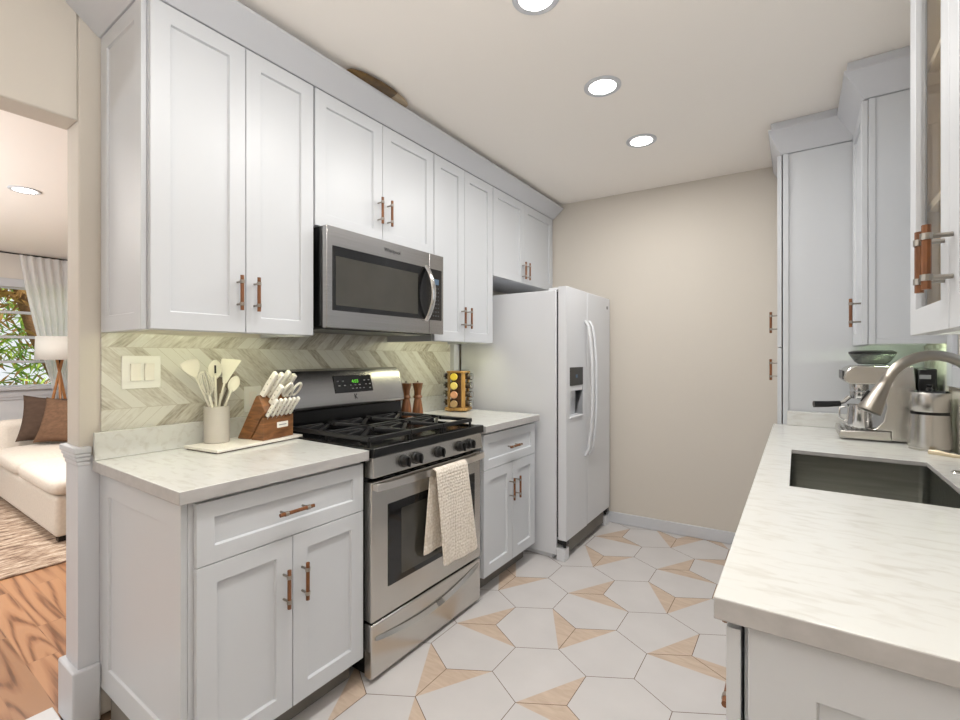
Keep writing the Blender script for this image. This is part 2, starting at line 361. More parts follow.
def text(name, s, size, F, a, b, c, mat_, parent, ext=.0004, sx=1.0):
    cu = bpy.data.curves.new(name, 'FONT'); cu.body = s; cu.size = size; cu.align_x = 'CENTER'; cu.align_y = 'CENTER'; cu.extrude = ext
    t = bpy.data.objects.new('tmp', cu); COL.objects.link(t); bpy.context.view_layer.update()
    me = bpy.data.meshes.new_from_object(t.evaluated_get(bpy.context.evaluated_depsgraph_get()))
    bpy.data.objects.remove(t); bpy.data.curves.remove(cu)
    off = Vector((0, 0, 0)); q = parent
    while q is not None: off = off+q.location; q = q.parent
    for v in me.vertices: v.co = F(a+v.co.x*sx, b+v.co.y, c+v.co.z)-off
    me.materials.clear(); me.materials.append(M[mat_]); me.name = name
    o = bpy.data.objects.new(name, me); COL.objects.link(o); o.parent = parent
    return o
def dup_tree(root, loc, label, group=None):
    r = root.copy(); COL.objects.link(r); r.location = loc; r['label'] = label
    if group: r['group'] = group
    for ch in list(root.children):
        c = ch.copy(); COL.objects.link(c); c.parent = r
        for g in ch.children:
            d = g.copy(); COL.objects.link(d); d.parent = c
    return r
def handle(parent, F, u, v, ln, vert=True, off=.034, r=.0065, post=.64):
    mb = MB(); h = ln/2
    P = (lambda t, c: F(u, v+t, c)) if vert else (lambda t, c: F(u+t, v, c))
    mb.tube([P(-h, off), P(h, off)], r, 8, 0)
    for sg in (-1, 1):
        q = sg*h*post
        mb.cyl(P(q, 0.0005), P(q, off), r*.62, n=8, m=1)
        mb.cyl(P(q-.006, off), P(q+.006, off), r*1.3, n=10, m=1)
    return mb.build('handle', ['copper', 'nickel'], parent, label='copper-toned bar handle on grey metal posts')

# ------------------------------------------------------------------ the setting
WX = -2.09; BY = 3.65; RX = .515; CH = 2.580; HEAD = 2.14; JY = .54; YB = -1.3
HX = .3329; HS = HX/math.sqrt(3)
def floor_hex():
    mb = MB(); acc = {(-1, -1): 2, (0, -2): 0, (-1, 0): 1, (0, 0): 5}
    import itertools
    # accent corners read off the photograph as (tile centre, corner)
    px = [((400,92),(360,155),(215,143)), ((215,145),(360,155),(468,226)), ((565,105),(668,168),(640,237)), ((640,237),(668,168),(830,170)),
          ((590,42),(738,48),(755,0)), ((590,42),(738,48),(850,105)), ((550,410),(750,420),(782,330)), ((550,410),(750,420),(905,530))]
    px = [[(520+x/4.3636, 560+y/4.3636) for x, y in t] for t in px]
    p1 = [((765,203),(685,275),(525,268)), ((525,268),(685,275),(765,377)), ((410,365),(468,463),(335,582)), ((335,582),(468,463),(665,478))]
    px += [[(340+x/4.3636, 560+y/4.3636) for x, y in t] for t in p1]
    p3 = [((430,125),(482,155),(455,192)), ((455,192),(482,155),(595,158)), ((575,65),(548,92),(470,85)), ((470,85),(548,92),(620,120)), ((675,75),(735,100),(720,130)),
          ((720,130),(735,100),(820,100)), ((670,203),(785,210),(800,170)), ((670,203),(785,210),(868,252)), ((135,265),(180,222),(300,235)), ((135,265),(180,222),(175,205))]
    px += [[(460+x/3.4286, 510+y/3.4286) for x, y in t] for t in p3]
    c, s = math.cos(math.radians(34.48)), math.sin(math.radians(34.48))
    def g(p):
        u = (p[0]-480)/461.6; v = -(p[1]-356.3)/461.6; k = -1.31/v
        return Vector(((u*c-s)*k, (u*s+c)*k))
    def centre(i, j): return Vector((-.712+HX*i+(HX/2 if j % 2 else 0), 1.996+1.5*HS*j))
    tiles = [(i, j) for i in range(-6, 7) for j in range(-12, 7)]
    for t in px:
        P, Q, R = map(g, t); C = P+R-Q
        ij = min(tiles, key=lambda q: (centre(*q)-C).length); d = Q-centre(*ij)
        acc[ij] = int(round((90-math.degrees(math.atan2(d.y, d.x)))/60)) % 6
    mb.box(-2.2, RX+.05, YB-.1, BY+.05, -.06, -.0012, 2)
    gap = .0016
    for ij in tiles:
        C = centre(*ij)
        if C.y > BY+.1 or C.y < YB-.8 or C.x < -2.0 or C.x > RX: continue
        rr = HS-gap
        V = [Vector((C.x+rr*math.sin(k*PI/3), C.y+rr*math.cos(k*PI/3), 0)) for k in range(6)]
        q = acc.get(ij, random.randrange(6) if ij not in ((0, -1), (1, -1), (-1, 1), (-2, 0)) else None)
        if q is None: mb.face(V[::-1], 0)
        else:
            mb.face([V[(q+1) % 6], V[q], V[(q-1) % 6]], 1)
            mb.face([V[(q-1-k) % 6] for k in range(5)], 0)
    for f in mb.bm.faces:
        if f.normal.z == 0: f.normal_update()
    o = mb.bm
    return mb
mbf = floor_hex()
me = bpy.data.meshes.new('floor'); mbf.bm.to_mesh(me); mbf.bm.free()
for k in ('tile', 'accent', 'grout'): me.materials.append(M[k])
fl = bpy.data.objects.new('floor', me); COL.objects.link(fl); fl['kind'] = 'structure'

struct('ceiling', MB().box(-2.215, RX+.12, YB, BY+.12, CH, CH+.1), 'ceiling')
m = MB(); m.box(-2.215, WX, JY, BY+.12, 0, CH); m.box(-2.215, WX, YB, JY, HEAD, CH)
struct('wall_left', m, 'wall', .006)
struct('wall_front', MB().box(-2.215, RX+.12, YB-.12, YB, 0, CH), 'wall')
struct('wall_back', MB().prism([(WX-.12, 3.548), (RX+.12, 3.70), (RX+.12, 3.82), (WX-.12, 3.82)], WORLD, 0, CH), 'wall')
WY0, WY1, WZ0, WZ1 = 1.70, 2.52, 1.27, 2.25
m = MB(); m.box(RX, RX+.12, YB, WY0, 0, CH); m.box(RX, RX+.12, WY1, BY, 0, CH); m.box(RX, RX+.12, WY0, WY1, 0, WZ0); m.box(RX, RX+.12, WY0, WY1, WZ1, CH)
struct('wall_right', m, 'wall')
m = MB(); m.prism([(-1.3, 3.5815), (-.04, 3.655), (-.04, 3.6695), (-1.3, 3.596)], WORLD, .0005, .085); struct('baseboard_back', m, 'trim', .004)
struct('added_sun_shield', MB().box(RX+.12, 1.75, YB, BY+.12, 2.62, 2.70), 'trim')  # unseen slab added outside to keep the sun out of the sink window
# casing and sash of the window over the sink
m = MB()
for a in ((WY0-.08, WY0, WZ0-.08, WZ1+.08), (WY1, WY1+.08, WZ0-.08, WZ1+.08), (WY0, WY1, WZ0-.08, WZ0), (WY0, WY1, WZ1, WZ1+.08)):
    m.box(RX-.018, RX-.0005, a[0], a[1], a[2], a[3])
m.box(RX+.03, RX+.07, WY0, WY0+.045, WZ0, WZ1); m.box(RX+.03, RX+.07, WY1-.045, WY1, WZ0, WZ1)
for z in (WZ0, 1.74, WZ1-.045): m.box(RX+.03, RX+.07, WY0+.045, WY1-.045, z, z+.045)
w1 = struct('window_1', m, 'trim', .003)
o = MB().box(RX+.048, RX+.052, WY0+.04, WY1-.04, WZ0+.04, WZ1-.04).build('pane', 'glass', w1)
# lower white casing of the opening's end, with cap and plinth
m = MB(); m.box(-2.217, WX+.004, JY-.002, .599, .2, .955); m.box(WX+.0005, WX+.022, .5995, .60, .2, .90)
struct('trim_1', m, 'trim', .003)
m = MB(); m.box(-2.236, WX+.021, JY-.021, .599, 0, .205); struct('baseboard_left', m, 'trim', .006)
m = MB()
for z0, z1, e in ((.922, .938, .004), (.938, .953, .008), (.953, .967, .012), (.967, .990, .016)):
    m.box(-2.217-e, WX+.004+e, JY-.002-e, .573, z0, z1)
struct('trim_2', m, 'trim', .004)
struct('trim_3', MB().box(-2.285, -2.10, YB, .516, -.01, .006), 'saddle', .003)
# living room shell
LX = -7.0; LH = 2.44
struct('living_floor', MB().box(LX, -2.20, YB-1.2, 3.0, -.06, 0), 'planks')
struct('living_ceiling', MB().box(LX-.12, -2.215, YB-1.2, 3.0, LH, LH+.1), 'ceiling')
VY0, VY1, VZ0, VZ1 = .1, 2.0, .98, 2.06
m = MB(); m.box(LX-.12, LX, -1.6, VY0, 0.9, LH); m.box(LX-.12, LX, VY1, 3.0, .9, LH); m.box(LX-.12, LX, VY0, VY1, VZ1, LH)
struct('wall_window_side', m, 'living_wall')
struct('wall_wainscot', MB().box(LX-.12, LX+.004, -1.6, 3.0, 0, .9).box(LX-.12, LX, VY0, VY1, .9, VZ0), 'wainscot')
struct('wall_living_end', MB().box(LX, -2.215, 2.9, 3.0, 0, LH), 'living_wall')
m = MB(); m.box(LX-.02, LX+.07, VY0-.1, VY1+.1, VZ0-.035, VZ0); m.box(LX, LX+.03, VY0-.08, VY1+.08, VZ0-.11, VZ0-.035)
m.box(LX, LX+.02, VY0-.09, VY0, VZ0, VZ1+.09); m.box(LX, LX+.02, VY1, VY1+.09, VZ0, VZ1+.09); m.box(LX, LX+.02, VY0, VY1, VZ1, VZ1+.09)
for k in range(5):
    z = VZ0+(VZ1-VZ0)*k/4; m.box(LX-.08, LX-.045, VY0, VY1, z-.015, z+.015)
for y in (VY0, VY1): m.box(LX-.08, LX-.045, y-.015, y+.015, VZ0, VZ1)
w2 = struct('window_2', m, 'trim', .003)
MB().box(LX-.062, LX-.058, VY0, VY1, VZ0, VZ1).build('pane', 'glass', w2)
struct('trim_4', MB().box(LX, LX+.02, -1.6, 2.9, .84, .88), 'trim', .003)
struct('trim_5', MB().box(-2.0849, -2.045, 2.645, 2.71, .937, 1.397), 'trim', .003)
# backsplash tile
struct('backsplash_left', MB().box(WX+.0004, WX+.010, .603, 2.645, .90, 1.396).box(WX+.0004, WX+.010, 1.2225, 2.0115, 1.396, 1.43), 'chevron')
struct('backsplash_right', MB().box(RX-.010, RX-.0004, 2.605, 3.04, .90, 1.36), 'chevron')

# ------------------------------------------------------------------ cabinets on the left
XU = -1.70; UB = 1.397; UT = 2.462
def uppers(label, y0, y1, z0, seam, hz, group='upper cabinets along the left wall', end=False, led=None):
    t = thing('upper_cabinet', label, 'cabinet', (XU-.2, (y0+y1)/2, z0), group)
    m = MB(); lip = .024 if led else 0; xb = WX+.0115 if z0 < 1.5 else WX+.001
    m.box(xb, XU-.022, y0, y1, z0+lip, UT+.004)
    if led:
        m.box(XU-.04, XU-.022, y0, y1, z0, z0+lip); m.box(xb, XU-.04, y0, y0+.018, z0, z0+lip); m.box(xb, XU-.04, y1-.018, y1, z0, z0+lip)
    m.build('body', 'white', t, .001)
    F = FX(XU); g = .0015
    for a, b_, hu in ((y0, seam, seam-.032), (seam, y1, seam+.032)):
        d = MB().shaker(F, a+g, b_-g, z0+.002, UT).build('door', 'white', t, .0012)
        handle(d, F, hu, hz, .128)
    if end:
        m = MB(); m.shaker(FYn(y0-.001), WX+.004, XU-.024, z0-.0, UT, t=.0005, st=.05, rec=-.0); m.bm.free()
        m = MB(); m.shaker(FYn(y0-.016), WX+.0115, XU-.024, z0, UT, t=.0155, st=.055, rec=.007); m.build('end_panel', 'white', t, .001)
    if led:
        MB().box(XU-.054, XU-.0405, y0+led, y1-.03, z0+.010, z0+.0235).build('light_strip', 'led', t, label='warm glowing light strip')
    return t
U1 = uppers('tall white two-door upper cabinet above the light switch and utensil crock', .617, 1.222, UB, .928, 1.542, end=True, led=.03)
U2 = uppers('short white two-door upper cabinet directly above the microwave', 1.228, 2.012, 1.872, 1.62, 2.022)
U3 = uppers('narrow white upper cabinet above the spice rack, between microwave and fridge', 2.016, 2.630, UB, 2.305, 1.545, led=.03)
U4 = uppers('short white two-door upper cabinet over the white refrigerator', 2.634, 3.558, 1.857, 3.065, 1.95)
# crown
def crown(name, b0, b1, t0, t1, z0, z1, filler=None):
    """frustum: bottom rectangle (x0,x1,y0,y1) to top rectangle"""
    m = MB(); 
    def ring(r, z): return [(r[0], r[2], z), (r[1], r[2], z), (r[1], r[3], z), (r[0], r[3], z)]
    m.hexa([Vector(p) for p in ring(b0, z0)+ring(t0, z1)])
    m.box(t0[0], t0[1], t0[2], t0[3], z1, z1+.012)
    if filler: m.box(t0[0], t0[1]-filler[0], t0[2]+filler[1], t0[3], z1+.012, CH-.0005) if filler[2] == 0 else m.box(t0[0]+filler[0], t0[1], t0[2]+filler[1], t0[3], z1+.012, CH-.0005)
    return struct(name, m, 'trim', .0015)
crown('trim_6', (WX+.001, XU+.004, .597, 3.57), None, (WX+.001, XU+.092, .505, 3.57), None, UT+.004, 2.538, (.12, .03, 0))

def shell_base(t, y0, y1, xf, end=False):
    m = MB(); m.box(WX+.012, xf-.022, y0, y1, .11, .897); m.build('body', 'white', t, .0015)
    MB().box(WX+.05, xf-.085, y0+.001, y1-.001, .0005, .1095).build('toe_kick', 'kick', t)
def base(label, y0, y1, xf, seam, zs, group='base cabinets along the left wall', end=False):
    t = thing('base_cabinet', label, 'cabinet', (xf-.3, (y0+y1)/2, 0), group); shell_base(t, y0, y1, xf)
    F = FX(xf); g = .0015; a0 = y0+(.012 if end else 0)
    d = MB().shaker(F, a0+g, y1-g, zs+.0015, .884, st=.05).build('drawer', 'white', t, .0012)
    handle(d, F, (y0+y1)/2, (zs+.884)/2, .128, False)
    for a, b_, hu in ((a0, seam, seam-.035), (seam, y1, seam+.035)):
        d = MB().shaker(F, a+g, b_-g, .113, zs-.0015).build('door', 'white', t, .0012)
        handle(d, F, hu, .537, .128)
    if end:
        m = MB(); m.shaker(FYn(y0-.018), WX+.0005, xf-.024, .113, .897, t=.0175, st=.085, rec=.008); m.build('end_panel', 'white', t, .001)
    return t
B1 = base('white base cabinet with end panel, nearest the living room opening', .618, 1.250, -1.42, .938, .698, end=True)
B2 = base('white base cabinet with one drawer between the range and the fridge', 2.055, 2.645, -1.388, 2.362, .69)
# countertops
def counter(label, x1, y0, y1, splash_y0):
    t = thing('countertop', label, 'countertop', (-1.75, (y0+y1)/2, .8985))
    q = MB().box(WX+.0115, x1, y0, y1, .8985, .937)
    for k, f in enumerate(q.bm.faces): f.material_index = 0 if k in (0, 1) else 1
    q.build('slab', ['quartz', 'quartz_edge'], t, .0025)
    MB().box(WX+.0115, WX+.03, splash_y0, y1, .9375, 1.037).build('upstand', 'quartz', t, .002)
C1 = counter('pale quartz countertop under the utensil crock and knife block', -1.395, .576, 1.258, .578)
C2 = counter('short pale quartz countertop under the spice rack beside the fridge', -1.362, 2.042, 2.66, 2.045)

# ------------------------------------------------------------------ microwave
def microwave():
    y0, y1, z0, z1, xf = 1.236, 2.014, 1.432, 1.866, -1.632
    t = thing('microwave', 'stainless steel over-the-range microwave mounted above the gas range', 'microwave', (-1.85, 1.62, z0))
    m = MB(); m.box(WX+.012, xf-.03, y0, y1, z0+.008, z1); m.build('body', 'black', t, .003)
    F = FX(xf); yd = 1.895
    d = MB(); d.box(y0, yd, z0, z1, -.028, 0, F=F); d = d.build('door', 'stain', t, .002)
    MB().box(y0+.03, yd-.0005, z0+.075, z1-.082, 0, .0025, F=F).build('window', 'blackglass', d, .001, label='dark glass window')
    MB().box(y0+.045, yd-.095, z0+.098, z1-.125, .0026, .0034, F=F).build('inner_screen', 'ovenglass', d, label='greyer screen area of the window')
    text('logo', 'Whirlpool', .026, F, 1.62, z1-.043, .0006, 'plastic', d)
    h = MB(); n = 14; P = []
    for i in range(n+1):
        s = i/n; P.append(F(1.862, z0+.07+s*.285, .006+.052*math.sin(PI*s)**.8))
    h.tube(P, .015, 10, 0, flat=.7, up=(0, 1, 0)); h.build('handle', 'chrome', d, label='curved polished vertical bar handle')
    p = MB(); p.box(yd+.002, y1, z0, z1, -.028, 0, F=F); p = p.build('control_panel', 'stain', t, .002)
    MB().box(yd+.002, y1-.018, z0+.075, z1-.082, 0, .0025, F=F).build('keypad', 'blackglass', p, .001)
    MB().box(yd+.03, yd+.075, z1-.165, z1-.135, .0026, .0034, F=F).build('display', 'blueled', p)
    b = MB()
    for r in range(8):
        for c in range(3): b.box(yd+.026+c*.02, yd+.036+c*.02, z0+.095+r*.0215, z0+.102+r*.0215, .0026, .0032, F=F)
    b.build('button', 'greydisp', p)
    v = MB(); v.box(-2.0, xf-.06, y0+.03, y1-.03, z0-.004, z0+.0075); v.build('vent_grille', 'greydisp', t, .002)
    MB().box(-1.82, -1.74, 1.82, 1.94, z0-.006, z0-.0045).build('lamp_cover', 'plate', t)
microwave()

# ------------------------------------------------------------------ gas range
def gas_range():
    y0, y1 = 1.266, 2.030; xf = -1.392; yc = (y0+y1)/2
    t = thing('gas_range', 'stainless steel gas range with black cast iron grates between the base cabinets', 'stove', (-1.75, yc, 0))
    m = MB(); m.box(-2.055, xf-.045, y0+.004, y1-.004, .03, .905)
    for a in (y0+.05, y1-.05):
        for b_ in (-2.0, -1.5): m.cyl((b_, a, 0.0005), (b_, a, .031), .018, n=10)
    m.build('body', 'black', t, .002)
    F = FX(xf)
    # warming drawer with smile-shaped lip
    d = MB(); d.box(y0, y1, .02, .236, -.044, 0, F=F); d = d.build('drawer', 'stain_h', t, .005)
    l = MB(); P = []; n = 24
    for i in range(n+1):
        s = i/n; P.append((y0+.02+s*(y1-y0-.04), (.185+.035*s)-.040*math.sin(PI*s), .006+.018*math.sin(PI*s)**.6))
    poly = []
    for i in range(n):
        a, b_ = P[i], P[i+1]
        l.hexa([F(a[0], a[1]-.014, -.002), F(b_[0], b_[1]-.014, -.002), F(b_[0], b_[1]-.014, b_[2]), F(a[0], a[1]-.014, a[2]),
                F(a[0], a[1], -.002), F(b_[0], b_[1], -.002), F(b_[0], b_[1], b_[2]*.35), F(a[0], a[1], a[2]*.35)])
    bmesh.ops.remove_doubles(l.bm, verts=l.bm.verts, dist=1e-5)
    l.build('drawer_pull', 'stain_h', d, label='curved smile-shaped pull lip')
    # oven door
    d = MB(); d.box(y0, y1, .246, .805, -.044, 0, F=F); d = d.build('oven_door', 'stain_h', t, .004)
    MB().box(y0+.09, y1-.055, .36, .70, .0003, .0025, F=F).build('window', 'blackglass', d, .002, label='black glass window')
    MB().box(y0+.165, y1-.115, .385, .665, .0026, .0034, F=F).build('inner_window', 'ovenglass', d, label='smoked inner window')
    h = MB(); P = []
    for i in range(17):
        s = i/16; P.append((y0+.004+s*(y1-y0-.008), .03+.020*math.sin(PI*s)**.5))
    for a, b_ in zip(P, P[1:]):
        h.hexa([F(a[0], .775, a[1]-.012), F(a[0], .775, a[1]), F(b_[0], .775, b_[1]), F(b_[0], .775, b_[1]-.012), F(a[0], .804, a[1]-.014), F(a[0], .804, a[1]-.002), F(b_[0], .804, b_[1]-.002), F(b_[0], .804, b_[1]-.014)])
    bmesh.ops.remove_doubles(h.bm, verts=h.bm.verts, dist=1e-5)
    for s in (.03, .97): h.box(y0+s*(y1-y0)-.016, y0+s*(y1-y0)+.016, .775, .799, 0, .03, F=F)
    h.build('handle', 'chrome_brushed', d, .001, label='wide brushed steel bar handle')
    v = MB()
    for k in range(7): v.box(y0+.06+k*.095, y0+.125+k*.095, .8115, .8165, -.03, .0, F=F)
    v.build('vent', 'black', t)
    # knob panel
    p = MB(); p.prism([(0, .822), (.014, .826), (.006, .906), (-.04, .906), (-.04, .822)], frame((xf, 0, 0), (1, 0, 0), (0, 0, 1), (0, 1, 0)), y0, y1)
    p = p.build('control_panel', 'stain_h', t, .003)
    for i, y in enumerate((1.437, 1.513, 1.668, 1.832, 1.912)):
        k = MB(); o = Vector((xf+.0105, y, .864)); ax = Vector((1, 0, .09)).normalized()
        k.lathe([(0, 0), (.026, 0), (.027, .006), (.023, .01), (.0215, .026), (.019, .03), (0, .03)], o, ax, 20)
        k.box(-.004, .004, -.02, .02, .028, .038, F=frame(o, (0, 1, 0), (0, 0, 1), (1, 0, 0)))
        k.build('knob', 'plastic', t, .001)
    # cooktop
    c = MB(); c.box(-2.055, xf-.0205, y0-.002, y1+.002, .9065, .934)
    c = c.build('cooktop', 'black', t, .006)
    rim = MB(); rim.box(xf-.02, xf+.021, y0-.002, y1+.002, .9065, .946); rim.box(-2.0, xf-.02, y0-.002, y0+.02, .9345, .944); rim.box(-2.0, xf-.02, y1-.02, y1+.002, .9345, .944)
    rim.build('cooktop_rim', 'black', t, .004)
    for x, y, r in ((-1.56, 1.42, .05), (-1.86, 1.42, .04), (-1.71, 1.648, .048), (-1.56, 1.876, .045), (-1.86, 1.876, .036)):
        b = MB(); b.lathe([(0, 0), (r, 0), (r, .008), (r*.8, .012), (r*.8, .018), (0, .018)], (x, y, .9345), n=24)
        b.build('burner', ['iron'], t)
    for (a, e) in ((1.292, 1.532), (1.538, 1.758), (1.764, 2.004)):
        g = MB(); x0, x1 = -1.985, -1.435; zt = .980; w = .008; mid = (a+e)/2; xm = (x0+x1)/2
        def bar(p, q, h=.019): 
            p, q = Vector(p), Vector(q); dd = (q-p).normalized(); nn = Vector((-dd.y, dd.x, 0))*w
            g.hexa([p-nn+Vector((0, 0, -h)), p+nn+Vector((0, 0, -h)), q+nn+Vector((0, 0, -h)), q-nn+Vector((0, 0, -h)), p-nn, p+nn, q+nn, q-nn])
        bar((x0, a, zt), (x1, a, zt)); bar((x0, e, zt), (x1, e, zt)); bar((x0, a, zt), (x0, e, zt)); bar((x1, a, zt), (x1, e, zt)); bar((xm, a, zt), (xm, e, zt))
        for xa in (((x0+xm)/2), ((x1+xm)/2)):
            for k in range(4):
                an = PI/4+k*PI/2
                p = (xa+.028*math.cos(an), mid+.028*math.sin(an), zt+.012)
                q = (xa+.125*math.cos(an), mid+(e-a)/2*(1 if math.sin(an) > 0 else -1)*.98, zt)
                bar(p, q, .014)
            bar((xa, a, zt), (xa, mid-.03, zt+.012)); bar((xa, e, zt), (xa, mid+.03, zt+.012))
        for xx in (x0+.004, xm, x1-.004):
            for yy in (a+.004, e-.004): g.cyl((xx, yy, .9348), (xx, yy, zt-.006), .007, n=8)
        g.build('grate', 'iron', t, .002)
    # backguard
    bgx = -2.0; fr = frame((0, 0, 0), (1, 0, 0), (0, 0, 1), (0, 1, 0))
    q = MB(); q.prism([(-2.074, .9345), (-1.965, .9345), (-1.972, 1.045), (-2.074, 1.045)], fr, y0+.002, y1-.002); q = q.build('backguard_base', 'black', t, .004)
    q = MB(); q.prism([(-2.076, 1.0455), (-1.950, 1.0455), (-1.942, 1.058), (-1.946, 1.085), (-1.982, 1.215), (-1.994, 1.236), (-2.015, 1.245), (-2.076, 1.245)], fr, y0, y1)
    q = q.build('backguard', 'stain', t, .012, seg=3)
    ang = math.atan2(.036, .130)
    FB = frame((-1.946, 0, 1.085), (0, 1, 0), (-math.sin(ang), 0, math.cos(ang)), (math.cos(ang), 0, math.sin(ang)))
    o_ = -.035
    dp = MB().box(1.535, 1.79, .070+o_, .162+o_, .0005, .004, F=FB).build('display_panel', 'blackglass', q, .002)
    text('clock_digits', '4:03', .026, FB, 1.672, .128+o_, .0044, 'green', q)
    for u, v in ((1.56, .132), (1.592, .132), (1.565, .108), (1.6, .108), (1.65, .09), (1.675, .09), (1.7, .09), (1.725, .09), (1.738, .132), (1.768, .132), (1.745, .11), (1.772, .11), (1.77, .088), (1.64, .108), (1.67, .108), (1.70, .108)):
        MB().box(u-.006, u+.006, v-.0025+o_, v+.0025+o_, .0042, .0046, F=FB).build('display_button', 'button', q)
    lg = MB()
    for pl in ([(-.011, -.017), (-.006, -.017), (-.006, .017), (-.011, .017)], [(-.006, 0), (.006, .017), (.012, .017), (-.001, 0)], [(-.003, .003), (.012, -.017), (.006, -.017), (-.006, -.001)]):
        lg.prism([(1.664+x*.8, .012+y*.8) for x, y in pl], FB, .0004, .0012)
    lg.build('emblem', 'plastic', q)
gas_range()

# towel over the oven handle
def towel():
    m = MB(); hx, hz, r = -1.343, .787, .0185
    nu, nv = 60, 26
    L1, L2 = .42, .36
    def fn(s, t):
        # s along the length: 0 = back hem, 1 = front hem
        tot = L1+L2+PI*r; d = s*tot
        if d < L2: x, z = hx-r, hz-(L2-d); k = -(L2-d)/L2
        elif d < L2+PI*r:
            a = PI-(d-L2)/r; x, z = hx+r*math.cos(a), hz+r*math.sin(a); k = 0
        else: x, z = hx+r, hz-(d-L2-PI*r); k = (d-L2-PI*r)/L1
        if k < 0:
            f = -k; y = (1.585-.045*f)+t*(.215-.02*f); x += .004*math.sin(t*9)*f; z += 0
        else:
            y = (1.585+.03*k)+t*(.235+.035*k); x += (.012*k+.006*math.sin(t*8+1.3)*k**.7+.004*math.sin(t*15)*k)
            z -= .018*math.sin(t*2.6)*k*(1-.3*t)
        return Vector((x, y, z))
    m.grid(fn, nu, nv)
    tag(m.build('dish_towel', 'towel', None, 0, 60, 1, .006), 'cream waffle-weave dish towel hanging over the oven door handle', 'towel')
towel()

# ------------------------------------------------------------------ refrigerator
def fridge():
    y0, y1 = 2.722, 3.546; xb, xc, xf = -2.04, -1.275, -1.205; zt = 1.738
    t = thing('refrigerator', 'white side-by-side refrigerator with ice dispenser against the back wall', 'refrigerator', (-1.65, (y0+y1)/2, 0))
    MB().box(xb, xc, y0, y1, .03, zt).box(xb+.02, xc-.03, y0+.02, y1-.02, .0005, .031).build('body', 'gloss_white', t, .005)
    F = FX(xf); ys = 3.07; zd0, zd1 = .135, 1.757
    # freezer door with niche
    dy0, dy1, dz0, dz1 = 2.775, 2.995, .905, 1.238; zc = 1.118
    d = MB(); T = xc-xf+.014
    MB().box(xc+.0002, xc+.0135, y0+.012, y1-.012, zd0+.01, zd1-.03).build('gap_shade_gasket', 'shadow', t)  # near-black strip, paints the shade in the gap behind the doors
    for a in ((y0, dy0, zd0, zd1), (dy1, ys-.003, zd0, zd1), (dy0, dy1, zd0, dz0), (dy0, dy1, dz1, zd1)): d.box(a[0], a[1], a[2], a[3], T, 0, F=F)
    d.box(dy0, dy1, dz0, dz1, T, -.055, F=F)
    bmesh.ops.remove_doubles(d.bm, verts=d.bm.verts, dist=1e-5)
    # merge coplanar so that bevel only meets true edges
    bmesh.ops.dissolve_limit(d.bm, angle_limit=.02, verts=d.bm.verts, edges=d.bm.edges)
    d = d.build('freezer_door', 'gloss_white', t)
    c = MB(); c.box(dy0, dy1, zc, dz1, -.05, .002, F=F); c = c.build('dispenser_panel', 'plastic', d, .002, label='black dispenser control panel')
    s = MB(); s.box(dy0, dy1, zc-.035, zc-.0005, -.05, -.002, F=F); s.box(dy0+.06, dy1-.06, zc-.09, zc-.036, -.05, -.03, F=F); s.build('dispenser_paddle', 'gloss_white', d, .002)
    s = MB(); s.box(dy0, dy1, dz0, dz0+.014, -.05, .008, F=F); s.build('drip_tray', 'gloss_white', d, .003)
    MB().box(2.868, 2.9, 1.168, 1.19, .0022, .003, F=F).build('dispenser_light', 'blueled', d)
    d2 = MB().box(ys+.003, y1, zd0, zd1, T, 0, F=F).build('fridge_door', 'gloss_white', t, .008, seg=3)
    MB().cyl(F(y1-.065, zd1-.075, 0.0002), F(y1-.065, zd1-.075, .002), .013, n=16).build('badge', 'greydisp', d2)
    for par, y in ((d, ys-.035), (d2, ys+.04)):
        h = MB(); P = []
        for i in range(25):
            q = i/24; P.append(F(y, .625+q*.93, .003+.05*min(1, math.sin(PI*q)**.45*1.05)))
        h.tube(P, .013, 10, 0, flat=.8, up=(0, 1, 0)); h.build('handle', 'gloss_white', par, label='long bowed white handle')
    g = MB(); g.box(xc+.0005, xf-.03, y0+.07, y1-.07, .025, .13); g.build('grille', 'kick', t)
    for y in (y0, y1-.065): 
        f = MB(); f.box(xc+.0005, xf-.01, y, y+.065, .0005, .08); f.build('foot', 'gloss_white', t, .004)
        f = MB(); f.box(xc+.004, xf-.004, y+.008, y+.05, .105, .13); f.cyl((xf-.025, y+.03, .082), (xf-.025, y+.03, .134), .010, n=10); f.build('hinge', 'plastic', t)
    for y in (y0+.01, y1-.06): MB().box(xc-.06, xc+.03, y, y+.05, zt+.0005, zt+.016).build('top_hinge', 'gloss_white', t, .003)
fridge()

# bowl lying on the crown
m = MB()
def bowl(s, t):
    a = 2*PI*t; y = -.19+.38*s; w = math.sqrt(max(0, 1-(y/.19)**2))**.7
    return Vector((-1.638+.075*w*math.cos(a), 1.52+y, 2.5645+.0148*w*math.sin(a)))
m.grid(bowl, 28, 24); bmesh.ops.remove_doubles(m.bm, verts=m.bm.verts, dist=1e-5)
for f in m.bm.faces:
    c = f.calc_center_median()
    if c.y > 1.585: f.material_index = 1
tag(m.build('wooden_bowl', ['darkwood', 'tanwood']), 'long dark wooden dough bowl lying on top of the upper cabinets', 'bowl')

